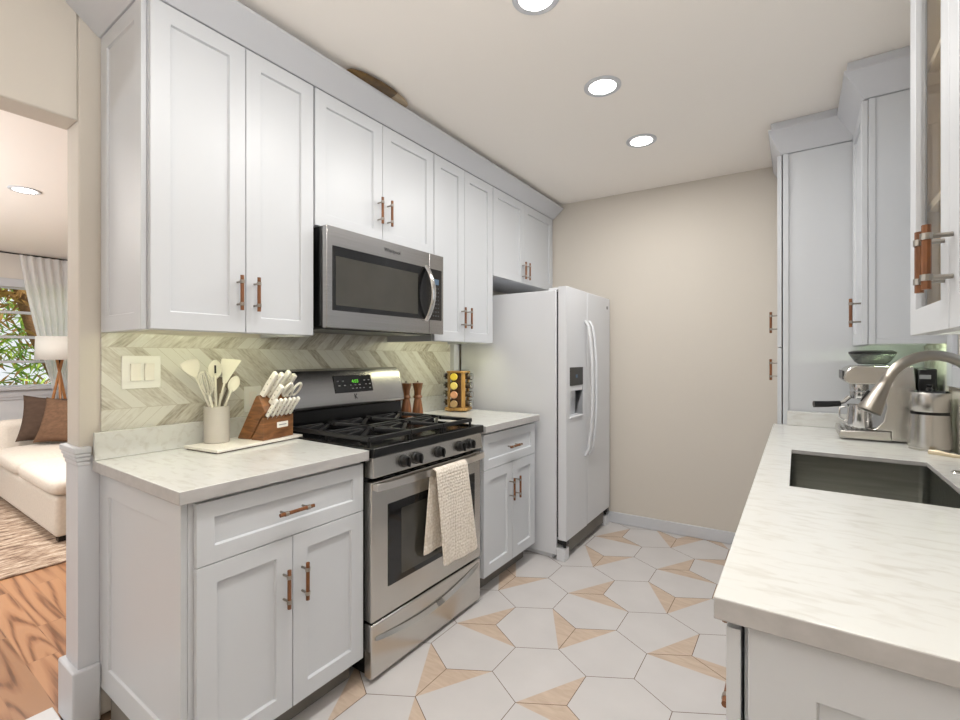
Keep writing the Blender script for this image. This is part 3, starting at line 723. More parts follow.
# ------------------------------------------------------------------ small things on the left
def rockers():
    F = FX(WX+.0105); t = thing('light_switch', 'cream double rocker light switch plate on the backsplash', 'light switch', (WX+.0105, .726, 1.25))
    MB().box(.662, .790, 1.187, 1.312, 0, .006, F=F).build('wall_plate', 'plate', t, .002)
    for y in (.703, .749):
        MB().prism([(0, 1.217), (.011, 1.217), (.0075, 1.25), (.013, 1.283), (0, 1.283)], frame((WX+.0165, 0, 0), (1, 0, 0), (0, 0, 1), (0, 1, 0)), y-.016, y+.016).build('rocker', 'whitehandle', t, .001)
rockers()
F = FX(WX+.0105); t = thing('wall_outlet', 'cream outlet plate on the backsplash behind the knife block', 'outlet', (WX+.0105, 1.165, 1.12))
MB().box(1.125, 1.205, 1.055, 1.172, 0, .006, F=F).build('wall_plate', 'plate', t, .002)
MB().box(1.148, 1.182, 1.08, 1.147, .0061, .009, F=F).build('socket', 'whitehandle', t, .001)

RB = math.radians(8)
fb = frame((-1.945, 1.068, .9375), (math.cos(RB), math.sin(RB), 0), (-math.sin(RB), math.cos(RB), 0), (0, 0, 1))
t = thing('serving_board', 'marble board with dark edge lying under the crock and knife block', 'board', (-1.945, 1.068, .9375))
MB().box(-.105, .105, -.205, .205, .004, .015, F=fb).build('slab', 'marble', t, .002)
MB().box(-.098, .098, -.198, .198, 0, .0039, F=fb).build('base', 'walnut', t)
BZ = .9528
CX, CYY = -1.996, .966
m = MB(); m.lathe([(0, 0), (.045, 0), (.048, .004), (.048, .148), (.0465, .151), (.043, .151), (.042, .146), (.042, .02), (0, .02)], (CX, CYY, BZ), n=40)
tag(m.build('utensil_crock', 'crock'), 'taupe ceramic crock full of cream utensils beside the knife block', 'crock')
def px_on(px, py, X):
    c, s = math.cos(math.radians(34.48)), math.sin(math.radians(34.48))
    u = (px-480)/461.6; v = -(py-356.3)/461.6; k = X/(u*c-s)
    return Vector((X, (u*s+c)*k, 1.31+v*k))
def utensil(name, label, foot, tip, kind, mt='cream'):
    foot = Vector(foot); tip = Vector(tip); ax = (tip-foot).normalized()
    t = thing(name, label, name.replace('_', ' ').split()[-1], foot, 'utensils in the crock')
    side = ax.cross(Vector((.82, -.57, 0))).normalized(); nrm = side.cross(ax)
    F_ = frame(tip, side, ax, nrm)
    hl = {'spoon': .075, 'spat': .085, 'turner': .10, 'whisk': .10, 'ladle': .07}[kind]
    MB().tube([foot, foot+(tip-foot)*.5, tip-ax*(hl*.85)], [.005, .0055, .0045], 8).build('handle', 'cream' if mt != 'cream_dark' else mt, t)
    m = MB()
    if kind in ('spoon', 'ladle', 'spat'):
        w = {'spoon': .026, 'ladle': .022, 'spat': .034}[kind]
        def fn(s, q):
            y = -hl+hl*s; prof = math.sin(PI*min(1, max(.0, s*.96+.02)))**.6 if kind != 'spat' else (math.sin(min(1, s*1.25)*PI/2)**1.3*(1 if s < .85 else math.sqrt(max(.05, 1-((s-.85)/.16)**2))))
            x = (q-.5)*2*w*prof
            return F_(x, y, .010*(((q-.5)*2)**2-1)*prof*(1 if kind != 'spat' else .4))
        m.grid(fn, 16, 8); m.build('head', mt, t, 0, 60, 1, .003)
        if kind == 'spoon' and name == 'slotted_spoon':
            m = MB(); m.box(-.003, .003, -.055, -.022, -.0045, .0015, F=F_); m.build('slot', 'shadow', t)
    elif kind == 'turner':
        m.prism([(-.007, -hl), (.007, -hl), (.016, -.072), (.044, .006), (.034, .008), (-.032, 0), (-.03, -.03), (-.017, -.06)], F_, -.002, .002); m.build('head', mt, t, .001)
    else:
        for k in range(5):
            a = k*PI/5; P = []
            for i in range(17):
                q = i/16*2*PI; P.append(F_(math.cos(a)*.026*math.sin(q), -hl*.5-hl*.5*math.cos(q)*1.0, math.sin(a)*.026*math.sin(q)))
            m.tube(P[:-1], .0016, 6, closed=True)
        m.build('wire_loops', mt, t)
c0 = Vector((CX, CYY, BZ+.025))
utensil('spatula_spoon', 'broad cream spoon spatula leaning left in the crock', c0+Vector((.014, .02, 0)), px_on(188, 360, -1.99), 'spat')
utensil('wire_whisk', 'cream whisk with thin loops in the crock', c0+Vector((.02, .004, 0)), px_on(203, 371, -1.955), 'whisk')
utensil('slotted_spoon', 'pale slotted spoon standing in the middle of the crock', c0+Vector((.012, -.006, 0)), px_on(215, 360, -1.975), 'spoon')
utensil('turner_spatula', 'wide cream angled turner standing right of the slotted spoon', c0+Vector((-.004, -.018, 0)), px_on(230, 360, -1.985), 'turner')
utensil('serving_spoon', 'taupe spoon half hidden between slotted spoon and turner', c0+Vector((-.02, -.012, 0)), px_on(221, 377, -2.02), 'ladle', 'cream_dark')
utensil('pasta_spoon', 'taupe spoon behind the turner at the right rim of the crock', c0+Vector((-.018, -.024, 0)), px_on(234, 374, -2.02), 'ladle', 'cream_dark')
utensil('basting_brush', 'slim cream brush leaning right in the crock', c0+Vector((.014, -.022, 0)), px_on(237, 376, -1.965), 'ladle')

def knives():
    R_ = math.radians(12); o = Vector((-1.93, 1.17, BZ)); a = Vector((math.cos(R_), math.sin(R_), 0)); b = Vector((-math.sin(R_), math.cos(R_), 0)); z = Vector((0, 0, 1))
    Fp = frame(o, a, z, b)          # (front, up, across)
    t = thing('knife_block', 'slanted brown wooden knife block with white-handled knives', 'knife block', o)
    MB().prism([(-.098, 0), (-.024, 0), (.042, .098), (.066, .122), (.026, .192), (.012, .188)], Fp, -.096, .066).build('slanted_block', 'block', t, .004)
    f = MB().prism([(-.014, 0), (.058, 0), (.058, .098), (.0505, .098)], Fp, -.099, .069).build('front_block', 'block', t, .003)
    Ff = frame(o+a*.0583, b, z, a)
    l = MB().box(-.026, .036, .045, .07, 0, .0016, F=Ff).build('name_plate', 'whitehandle', f, .001, label='small pale metal plate')
    MB().box(-.016, .026, .055, .0595, .0017, .002, F=Ff).build('plate_marking', 'button', f)
    d = Vector((.60, .80)).normalized(); n2 = Vector((d.y, -d.x))
    def knife(name, label, fr, up, ac, ln, w, th, grp):
        p = o+a*fr+z*up+b*ac; ax = a*d.x+z*d.y; nn = a*n2.x+z*n2.y
        k = thing(name, label, 'knife', p, grp); G = frame(p, b, ax, nn)
        MB().box(-.0012, .0012, -.03, .0008, -w*.8, w*.8, F=G).build('blade', 'chrome', k)
        MB().prism([(-w, .001), (w, .001), (w*.9, ln*.45), (w*1.15, ln), (-w*.7, ln*1.03), (-w*1.05, ln*.5)], frame(p, nn, ax, b), -th, th).build('grip', 'whitehandle', k, .004)
        for q in (.25, .5, .75): MB().cyl(G(-th-.0004, ln*q, 0), G(th+.0004, ln*q, 0), .003, n=8).build('rivet', 'chrome', k)
    # the large ones out of the slanted face; slanted face runs from (.012,.188) to (.062,.122)
    def onface(q): return (.026+(.066-.026)*q, .192+(.122-.192)*q)
    for i, (q, ac, ln, lb) in enumerate(((.06, -.076, .125, 'chef knife with long white grip at the far left of the block'), (.16, -.046, .128, 'white-handled knife second from the left in the top row of the block'),
                                     (.06, -.006, .13, 'white-handled knife standing tallest in the middle of the block'), (.08, .036, .112, 'white-handled knife at the right end of the top row of the block'),
                                     (.58, -.05, .10, 'white-handled utility knife just behind the steak knives, left of the shears'))):
        u, v = onface(q); knife('kitchen_knife', lb, u, v, ac, ln, .0125, .0085, 'large knives in the block')
    for k in range(6):
        knife('steak_knife', ('steak knife first from the left in the front row of the block', 'steak knife second from the left in the front row of the block', 'steak knife third from the left in the front row of the block', 'steak knife fourth from the left in the front row of the block', 'steak knife fifth from the left in the front row of the block', 'steak knife at the right end of the front row of the block')[k],
              (.0575), .101, -.078+k*.0245, .092, .009, .0065, 'steak knives in the front row')
    # shears
    u, v = onface(.62); p = o+a*(u)+z*(v)+b*.022; ax = a*d.x+z*d.y; nn = a*n2.x+z*n2.y
    k = thing('kitchen_shears', 'white-handled kitchen shears with two finger loops in the block', 'scissors', p)
    MB().tube([p-ax*.02, p+ax*.05], .006, 8, flat=.4).build('blade', 'chrome', k)
    for sg in (-1, 1):
        q = MB(); P = [p+ax*(.078+.034*math.cos(i/16*2*PI))+b*(sg*.026+.019*math.sin(i/16*2*PI)) for i in range(16)]
        q.tube(P, .0052, 8, closed=True); q.tube([p+ax*.04+b*sg*.006, p+ax*.052+b*sg*.016], .0052, 8); q.build('finger_loop', 'whitehandle', k)
knives()

def mill(x, y, label):
    prof = [(0, 0), (.034, 0), (.035, .012), (.032, .045), (.025, .09), (.021, .11), (.026, .114), (.028, .121), (.025, .128), (.021, .134), (.023, .16), (.032, .20), (.033, .206), (.012, .209), (0, .209)]
    t = thing('pepper_mill', label, 'pepper mill', (x, y, .9375), 'pair of wooden mills')
    MB().lathe(prof, (x, y, .9375), n=28).build('body', 'mill', t)
    MB().lathe([(0, 0), (.005, 0), (.006, .006), (.004, .012), (0, .013)], (x, y, 1.1467), n=12).build('knob', 'nickel', t)
mill(-1.985, 2.088, 'turned brown wooden mill directly beside the range backguard')
mill(-1.945, 2.148, 'turned brown wooden mill further from the range, nearer the spice rack')

def spice_rack():
    c = Vector((-1.915, 2.528, .9375)); H_ = .272; an0 = math.radians(-72)
    t = thing('spice_rack', 'bamboo revolving spice rack on the counter beside the fridge', 'spice rack', c)
    def sq(r, z0, z1, name, mt):
        m = MB(); P = []
        for k in range(4):
            for e in (-.16, .16):
                a = an0+PI/4+k*PI/2+e; P.append((math.cos(a)*r, math.sin(a)*r))
        m.prism(P, frame(c, (1, 0, 0), (0, 1, 0), (0, 0, 1)), z0, z1); return m.build(name, mt, t, .002)
    sq(.098, .006, .026, 'base', 'bamboo'); sq(.085, H_-.012, H_, 'top', 'bamboo'); sq(.07, .0005, .0055, 'turntable', 'black'); sq(.052, .0265, H_-.0125, 'core', 'walnut')
    for k in range(4):
        a = an0+PI/4+k*PI/2; u = Vector((math.cos(a), math.sin(a), 0)); v = Vector((-u.y, u.x, 0))
        MB().box(-.014, .014, .0265, H_-.0125, .067, .077, F=frame(c, v, (0, 0, 1), u)).build('post', 'bamboo', t, .001)
    names = ('front column facing the room', 'left column facing the backsplash', 'right column facing the fridge')
    rows = ('bottom', 'second', 'third', 'top')
    caps = (('cap_tan', 'cap_pink', 'cap_pale', 'cap_yellow'), ('cap_silver',)*4, ('cap_silver',)*4)
    word = {'cap_tan': 'tan', 'cap_pink': 'salmon', 'cap_pale': 'pale yellow', 'cap_yellow': 'yellow', 'cap_silver': 'silver'}
    for ci, da in enumerate((0, -PI/2, PI/2)):
        a = an0+da; u = Vector((math.cos(a), math.sin(a), 0))
        for r in range(4):
            z = .055+r*.06; p = c+u*.042+Vector((0, 0, z))
            lb = 'spice jar showing %s lid in %s row, %s' % (word[caps[ci][r]], rows[r], names[ci])
            j = thing('spice_jar', lb, 'jar', p, 'jars in the spice rack')
            MB().lathe([(0, .012), (.021, .012), (.0215, .02), (.0215, .042), (.018, .047), (0, .047)], p, u, 16).build('glass_body', 'jarglass', j)
            MB().lathe([(0, .0475), (.0245, .0475), (.0245, .058), (.021, .061), (0, .061)], p, u, 18).build('lid', [caps[ci][r]], j)
spice_rack()

# ------------------------------------------------------------------ right side: pantry, uppers, counter
def pantry():
    y0, y1, xf = 3.045, 3.645, -.090
    t = thing('pantry_cabinet', 'tall white pantry cabinet standing against the back wall', 'cabinet', (.2, (y0+y1)/2, 0))
    MB().box(xf+.026, RX-.001, y0+.001, y1, .1, 2.42).box(xf+.09, RX-.001, y0+.01, y1, .0005, .1).build('body', 'white', t, .001)
    m = MB(); m.box(xf+.026, xf+.052, y0-.006, y0+.0005, .1, 2.42); m.build('stile', 'white', t, .001)
    F = FXn(xf); 
    for z0, z1, hz in ((.11, 1.355, 1.235), (1.36, 2.42, 1.50)):
        d = MB().shaker(F, -y1+.003, -y0-.003, z0, z1).build('door', 'white', t, .001)
        handle(d, F, -(y0+.03), hz, .118, off=.032)
pantry()
crown('trim_7', (-.075, RX-.001, 3.037, BY-.001), None, (-.130, RX-.001, 2.965, BY-.001), None, 2.422, 2.532, (.012, .012, 1))
def upper_right():
    y0, y1, xf, z0 = 2.62, 3.035, .235, 1.362
    t = thing('upper_cabinet', 'white single-door upper cabinet hanging above the coffee machine', 'cabinet', (.37, 2.83, z0))
    MB().box(xf+.022, RX-.001, y0, y1, z0+.024, 2.432).box(xf+.022, RX-.001, y0, y0+.018, z0, z0+.024).box(xf+.022, xf+.04, y0+.018, y1, z0, z0+.024).build('body', 'white', t, .001)
    m = MB(); m.box(xf+.023, xf+.045, y0-.005, y0-.0003, z0, 2.432); m.build('stile', 'white', t, .001)
    F = FXn(xf); d = MB().shaker(F, -y1+.003, -y0-.002, z0, 2.43).build('door', 'white', t, .001)
    handle(d, F, -(y0+.035), 1.505, .128, off=.036)
    MB().box(xf+.06, RX-.06, y0+.019, y0+.033, z0+.010, z0+.0235).build('light_strip', 'led_cool', t, label='warm glowing light strip')
upper_right()
crown('trim_8', (.240, RX-.001, 2.61, 3.04), None, (.168, RX-.001, 2.535, 2.966), None, 2.434, 2.532, (.012, .012, 1))
def glass_cabinet():
    y0, ys, y1, xf, z0, zt = .86, 1.212, 1.572, .235, 1.362, 2.432
    t = thing('glass_cabinet', 'white upper cabinet with glass doors at the near end over the sink counter', 'cabinet', (.37, 1.2, z0))
    m = MB()
    m.box(xf+.022, RX-.001, y0, y0+.018, z0, zt); m.box(xf+.022, RX-.001, y1-.018, y1, z0, zt)
    m.box(xf+.022, RX-.001, y0+.018, y1-.018, z0+.024, z0+.04); m.box(xf+.022, xf+.04, y0+.018, y1-.018, z0, z0+.024); m.box(xf+.022, RX-.001, y0+.018, y1-.018, zt-.018, zt)
    m.build('body', 'white', t, .001)
    MB().box(RX-.008, RX-.002, y0+.0185, y1-.0185, z0+.0405, zt-.0185).box(xf+.03, RX-.008, y1-.0235, y1-.0185, z0+.0405, zt-.0185).build('lining', 'cabin', t)
    for z in (1.66, 2.0): MB().box(xf+.03, RX-.0085, y0+.0185, y1-.0240, z, z+.018).build('shelf', 'cabin', t, .001)
    F = FXn(xf)
    for a, b_, hy in ((y0, ys, ys-.03), (ys, y1, ys+.03)):
        d = MB().shaker(F, -b_+.0015, -a-.0015, z0, zt, st=.06, hole=True).build('door', 'white', t, .001)
        MB().box(-b_+.056, -a-.056, z0+.056, zt-.056, -.014, -.010, F=F).build('pane', 'glass', d, label='clear glass pane')
        handle(d, F, -hy, 1.495, .120, off=.036, r=.0072)
    MB().box(xf+.0405, xf+.054, y0+.03, y1-.03, z0+.010, z0+.0235).build('light_strip', 'led_dim', t, label='warm glowing light strip')
glass_cabinet()
SX0, SX1, SY0, SY1 = -.018, .378, 1.60, 2.235
def right_counter():
    t = thing('countertop', 'long pale quartz countertop with the undermount sink on the right', 'countertop', (.2, 1.9, .9))
    m = MB(); x0, x1, y0, y1, z0, z1 = -.107, RX-.0105, .797, 3.032, .902, .937
    # slab with sink hole
    O = [(x0, y0), (x1, y0), (x1, y1), (x0, y1)]; I = [(SX0, SY0), (SX1, SY0), (SX1, SY1), (SX0, SY1)]
    def ring(P, z): return [m.bm.verts.new((p[0], p[1], z)) for p in P]
    Ot, It, Ob, Ib = ring(O, z1), ring(I, z1), ring(O, z0), ring(I, .920)
    for j in range(4):
        k = (j+1) % 4
        for q in ((Ot[j], Ot[k], It[k], It[j]), (Ob[j], Ib[j], Ib[k], Ob[k]), (Ot[j], Ob[j], Ob[k], Ot[k]), (It[j], It[k], Ib[k], Ib[j])): m.bm.faces.new(q)
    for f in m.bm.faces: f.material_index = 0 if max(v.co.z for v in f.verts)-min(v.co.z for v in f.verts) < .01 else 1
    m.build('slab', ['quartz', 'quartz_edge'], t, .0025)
    m = MB(); m.box(-.045, x1, y1-.02, y1, .9375, 1.013); m.box(x1-.019, x1, 2.61, y1-.0205, .9375, 1.013); m.build('upstand', 'quartz', t, .002)
right_counter()
def sink():
    t = thing('kitchen_sink', 'stainless steel undermount sink basin set in the right countertop', 'sink', (.18, 1.9, .70))
    m = MB(); e = .006; x0, x1, y0, y1 = SX0-e, SX1+e, SY0-e, SY1+e; zt, zb = .9192, .70; r = .03
    def rr(x0, x1, y0, y1, r, z, n=6):
        P = []
        for cx, cy, a0 in ((x1-r, y1-r, 0), (x0+r, y1-r, PI/2), (x0+r, y0+r, PI), (x1-r, y0+r, 1.5*PI)):
            for i in range(n+1):
                a = a0+i/n*PI/2; P.append(m.bm.verts.new((cx+r*math.cos(a), cy+r*math.sin(a), z)))
        return P
    A = [rr(x0-.004, x1+.004, y0-.004, y1+.004, r, zt), rr(x0, x1, y0, y1, r, zt), rr(x0, x1, y0, y1, r, zb+.02), rr(x0+.012, x1-.012, y0+.012, y1-.012, r, zb+.003), rr(x0+.03, x1-.03, y0+.03, y1-.03, r, zb)]
    for P, Q in zip(A, A[1:]):
        k = len(P)
        for i in range(k): m.bm.faces.new([P[i], P[(i+1) % k], Q[(i+1) % k], Q[i]])
    m.bm.faces.new(A[-1]); bs = m.build('basin', 'sinksteel', t, 0, 40, 0, .0015)
    MB().lathe([(0, .001), (.03, .002), (.042, .003), (.045, .0012)], (.2, 1.92, zb), n=24).build('drain', 'chrome', t)
sink()
def faucet():
    t = thing('kitchen_faucet', 'brushed nickel gooseneck faucet with pull-down spray head over the sink', 'faucet', (.452, 1.93, .9375))
    bx, by = .452, 1.93; tip = Vector((.205, 1.86, 1.155))
    P = [Vector((bx, by, .95)), Vector((bx, by, 1.05)), Vector((bx, by, 1.15))]
    A = Vector((bx, by, 0)); D = (Vector((tip.x, tip.y, 0))-A)
    for i in range(1, 14):
        q = i/13; a = q*PI*.86; R_ = .118
        f = (1-math.cos(a))/2*1.0
        P.append(A+D*(f*1.03*.93)+Vector((0, 0, 1.185+.128*math.sin(a) - (.0 if a < PI/2 else 0))))
    MB().tube(P, .0155, 14).build('spout', 'nickel', t)
    q0 = P[-1]; d = (P[-1]-P[-2]).normalized(); d = Vector((d.x*.8, d.y*.8, d.z)).normalized()
    q1 = q0+d*.11
    h = MB(); h.lathe([(0, -.008), (.0165, -.008), (.0165, .004), (.0155, .006), (.0175, .02), (.028, .085), (.031, .10), (.031, .108), (.026, .111), (0, .111)], q0, d, 24)
    h.build('spray_head', 'nickel', t)
    MB().box(-.006, .006, .05, .09, .0205, .031, F=frame(q0, (0, 1, 0), d, Vector((0, 1, 0)).cross(d))).build('spray_button', 'plastic', t, .002)
    MB().lathe([(0, 0), (.03, 0), (.03, .006), (.024, .012), (.022, .05), (.016, .056), (0, .056)], (bx, by, .9375), n=24).build('base', 'nickel', t)
    MB().tube([(bx, by+.022, .97), (bx, by+.045, .975), (bx-.005, by+.10, 1.0)], [.009, .008, .006], 10).build('lever', 'nickel', t)
faucet()
tag(MB().lathe([(0, .0), (.021, .0), (.022, .004), (.018, .008), (.012, .009), (0, .009)], (.425, 2.06, .9375), n=24).build('deck_button', 'chrome'), 'round chrome air switch button set in the counter behind the sink', 'button')

# base units on the right
def right_base():
    t = thing('base_cabinet', 'white base cabinet with end panel at the near end of the right counter', 'cabinet', (.2, 1.2, 0))
    xf, y0, y1 = -.092, .818, 1.56
    MB().box(xf+.024, RX-.011, y0+.016, y1, .1, .9).box(xf+.08, RX-.011, y0+.03, y1, .0005, .1).build('body', 'white', t, .001)
    m = MB(); m.shaker(FYn(y0-.002), xf+.03, RX-.011, .09, .9, t=.0175, st=.085, rec=.008); m.build('end_panel', 'white', t, .001)
    F = FXn(xf)
    for z0, z1, hz in ((.70, .885, .792), (.56, .697, .625), (.112, .557, .40)):
        d = MB().shaker(F, -y1+.002, -y0-.0005, z0, z1, st=.045).build('drawer', 'white', t, .001)
        handle(d, F, -1.085, hz, .128, False, off=.025)
right_base()
def sink_base():
    t = thing('sink_cabinet', 'white two-door cabinet under the sink on the right', 'cabinet', (.2, 2.0, 0))
    xf, y0, y1 = -.086, 1.565, 2.30
    m = MB(); m.box(xf+.024, RX-.011, y0, y0+.018, .1, .9); m.box(xf+.024, RX-.011, y1-.018, y1, .1, .9); m.box(xf+.024, RX-.011, y0+.018, y1-.018, .1, .118); m.box(xf+.08, RX-.011, y0, y1, .0005, .0995)
    m.build('body', 'white', t, .001)
    F = FXn(xf)
    for a, b_, hu in ((y0, 1.932, 1.90), (1.932, y1, 1.964)):
        d = MB().shaker(F, -b_+.002, -a-.002, .112, .885).build('door', 'white', t, .001); handle(d, F, -hu, .75, .128)
sink_base()
def end_base():
    t = thing('base_cabinet', 'white base cabinet below the coffee machine beside the pantry', 'cabinet', (.2, 2.66, 0))
    xf, y0, y1 = -.086, 2.305, 3.035
    MB().box(xf+.024, RX-.011, y0, y1, .1, .9).box(xf+.08, RX-.011, y0, y1, .0005, .1).build('body', 'white', t, .001)
    F = FXn(xf)
    for a, b_, hu in ((y0, 2.67, 2.64), (2.67, y1, 2.70)):
        d = MB().shaker(F, -b_+.002, -a-.002, .112, .885).build('door', 'white', t, .001); handle(d, F, -hu, .75, .128)
end_base()

# coffee machine
def coffee():
    x0, y0, y1, z0 = .165, 2.635, 2.915, .9375; yc = (y0+y1)/2
    t = thing('espresso_machine', 'stainless steel espresso machine on the counter beside the pantry', 'coffee machine', (.32, yc, z0))
    fr = frame((0, 0, 0), (1, 0, 0), (0, 0, 1), (0, 1, 0))
    m = MB(); m.prism([(.262, z0+.0485), (.285, z0+.058), (.308, z0+.09), (.318, z0+.15), (.312, 1.183), (.335, 1.1845), (.335, 1.268), (.405, 1.268), (.412, 1.20), (.418, z0+.008), (.3345, z0+.008), (.3345, z0+.0485)], fr, y0+.001, y1-.001); m.build('body', 'stain_h', t, .006, seg=3)
    m = MB(); m.prism([(.172, 1.215), (.178, 1.195), (.196, 1.185), (.3345, 1.185), (.3345, 1.268), (.215, 1.268), (.192, 1.258), (.178, 1.24)], fr, y0, y1); m.build('head', 'stain_h', t, .006)
    MB().box(y0+.03, y1-.03, 1.205, 1.245, 0, .004, F=frame((.1745, 0, 0), (0, 1, 0), (0, 0, 1), (-1, 0, 0))).build('front_panel', 'plastic', t, .001)
    m = MB(); m.box(.419, .480, y0+.015, y1-.015, z0+.008, 1.258); m.build('water_tank', 'plastic', t, .006)
    m = MB(); m.prism([(.155, z0+.012), (.165, z0+.006), (.334, z0+.006), (.334, z0+.048), (.16, z0+.04)], fr, y0-.004, y1+.004); m.build('drip_tray', 'stain_h', t, .004)
    m = MB()
    for k in range(9): m.box(.17+k*.018, .178+k*.018, y0+.03, y1-.03, z0+.0485, z0+.053)
    m.build('tray_grate', 'chrome', t)
    m = MB(); m.lathe([(0, 0), (.05, 0), (.064, .012), (.078, .035), (.083, .045)], (.285, yc, 1.2745), n=28)
    m.build('bean_hopper', 'jarcoffee', t, 0, 35, 0, .002)
    MB().lathe([(.0, .0), (.086, 0), (.086, .009), (.07, .016), (0, .016)], (.285, yc, 1.3205), n=28).build('hopper_lid', 'plastic', t)
    MB().lathe([(0, -.012), (.034, -.012), (.036, 0), (.036, .018), (0, .018)], (.235, y0+.10, 1.165), n=24).build('group_head', 'chrome', t)
    p = MB(); p.lathe([(0, -.022), (.03, -.02), (.035, .0), (.035, .012), (0, .012)], (.235, y0+.10, 1.137), n=22); p = p.build('portafilter', 'chrome', t)
    MB().tube([(.2, y0+.10, 1.122), (.18, y0+.095, 1.100), (.16, y0+.09, 1.090)], .009, 10).build('portafilter_neck', 'chrome', p)
    MB().tube([(.165, y0+.09, 1.090), (.12, y0+.075, 1.086), (.065, y0+.058, 1.084)], [.013, .0145, .0155], 12).build('portafilter_grip', 'plastic', p, label='black portafilter grip')
    MB().tube([(.30, y0+.01, 1.184), (.30, y0-.008, 1.14), (.29, y0-.012, 1.06)], .005, 8).build('steam_wand', 'chrome', t)
    MB().cyl((.395, y0+.0005, 1.01), (.395, y0-.022, 1.01), .015, n=16).build('steam_knob', 'cap_silver', t, .002)
    MB().box(.425, .46, y0+.0115, y0+.0145, 1.215, 1.232).build('tank_label', 'button', t)
    # milk jug on the tray
    jz = z0+.0535; c = (.232, y0+.062, jz)
    j = thing('milk_jug', 'small polished milk jug standing on the espresso machine tray', 'jug', c)
    MB().lathe([(0, 0), (.046, 0), (.048, .01), (.043, .075), (.045, .10), (.043, .10), (.041, .075), (.044, .012), (0, .008)], c, n=28).build('body', 'chrome', j)
    MB().tube([(c[0]-.042, c[1]-.006, jz+.09), (c[0]-.07, c[1]-.01, jz+.085), (c[0]-.072, c[1]-.01, jz+.04), (c[0]-.046, c[1]-.006, jz+.022)], .0045, 8).build('handle', 'chrome', j)
coffee()
def canister():
    c = (.436, 2.535, .9375)
    t = thing('metal_canister', 'brushed steel lidded canister beside the espresso machine', 'canister', c)
    MB().lathe([(0, 0), (.062, 0), (.062, .006), (.0675, .012), (.0675, .04), (.063, .09), (.061, .142), (0, .142)], c, n=36).build('body', 'stain_h', t)
    MB().lathe([(0, .1425), (.058, .1425), (.058, .152), (0, .152)], c, n=36).build('gasket', 'black', t)
    MB().lathe([(0, .1525), (.057, .1525), (.061, .160), (.0625, .225), (.0605, .229), (0, .229)], c, n=36).build('upper_bowl', 'stain_h', t)
    MB().lathe([(0, .2295), (.061, .2295), (.054, .236), (.012, .24), (.007, .248), (.011, .258), (0, .262)], c, n=28).build('lid', 'blackglass', t)
canister()
m = MB(); m.tube([(.415, 2.43, .944), (.435, 2.418, .9435), (.46, 2.40, .9435), (.498, 2.365, .944)], [.009, .013, .008, .005], 10, flat=.4, up=(0, .2, 1))
m.bm.verts.ensure_lookup_table()
tag(m.build('spoon_rest', 'soap'), 'tan flat spoon lying on the counter in front of the steel canister', 'spoon')

# ------------------------------------------------------------------ ceiling lamps
def lamp(x, y, z, label, grp):
    t = thing('ceiling_light', label, 'ceiling light', (x, y, z), grp)
    MB().lathe([(.062, -.0005), (.085, -.0005), (.085, -.004), (.078, -.008), (.062, -.006)], (x, y, z), n=32).build('trim_ring', 'trim', t)
    MB().lathe([(0, -.004), (.062, -.004)], (x, y, z), n=32).build('lens', 'lens', t, 0, 0)
    area('lamp_glow', (x, y, z-.011), (0, 0, 0), .13, .13, LAMP_W*(1 if z > 2.5 else 4.5), (1, .975, .94), True)
for x, y, lb in ((-.755, 2.776, 'round recessed ceiling light furthest along, nearest the back wall'), (-.754, 2.115, 'round recessed ceiling light in the middle of the kitchen row'), (-.76, 1.455, 'round recessed ceiling light cut off by the photo top edge'),
                 (-.755, .79, 'unseen added ceiling light nearest the living room opening')):  # this last lamp is out of view, added to light the room
    lamp(x, y, CH, lb, 'recessed kitchen lights')
lamp(-4.324, .835, LH, 'recessed ceiling light in the living room beyond the opening', 'recessed living room lights')

# ------------------------------------------------------------------ living room
t = tag(MB().box(-6.4, -3.83, -1.9, 1.75, .0005, .012).build('area_rug', 'rug', None, .004), 'brown and beige patterned rug under the front of the sofa', 'rug')
def cushion(m, x0, x1, y0, y1, z0, z1, k=.35):
    def sup(a, e): return math.copysign(abs(a)**e, a)
    def fn(s, q):
        th = (s-.5)*PI; ph = q*2*PI; e1, e2 = .35, .22
        x = sup(math.cos(th), e1)*sup(math.cos(ph), e2); y = sup(math.cos(th), e1)*sup(math.sin(ph), e2); z = sup(math.sin(th), .6)
        z += .22*(1-x*x)*(1-y*y)*(1 if z > 0 else 0)
        return Vector(((x0+x1)/2+x*(x1-x0)/2, (y0+y1)/2+y*(y1-y0)/2, (z0+z1)/2+z*(z1-z0)/2))
    m.grid(fn, 16, 48); bmesh.ops.remove_doubles(m.bm, verts=m.bm.verts, dist=1e-4); return m
def sofa():
    t = thing('sofa', 'cream linen sofa with loose seat cushions in the living room', 'sofa', (-5.2, 1.4, .0125))
    MB().box(-6.3, -4.22, .965, 1.9, .05, .335).build('base', 'sofa', t, .03, seg=3)
    cushion(MB(), -6.08, -5.17, .935, 1.62, .325, .475).build('seat_cushion', 'sofa', t)
    cushion(MB(), -5.165, -4.17, .935, 1.62, .325, .475).build('seat_cushion', 'sofa', t)
    MB().box(-6.31, -6.09, 1.0, 1.9, .06, .70).build('arm', 'sofa', t, .06, seg=4)
    MB().box(-6.08, -4.22, 1.64, 1.9, .36, .80).build('backrest', 'sofa', t, .06, seg=4)
    for x in (-6.22, -4.28):
        for y in (1.02, 1.84): MB().box(x-.03, x+.03, y-.03, y+.03, .0125, .0495).build('leg', 'black', t)
sofa()
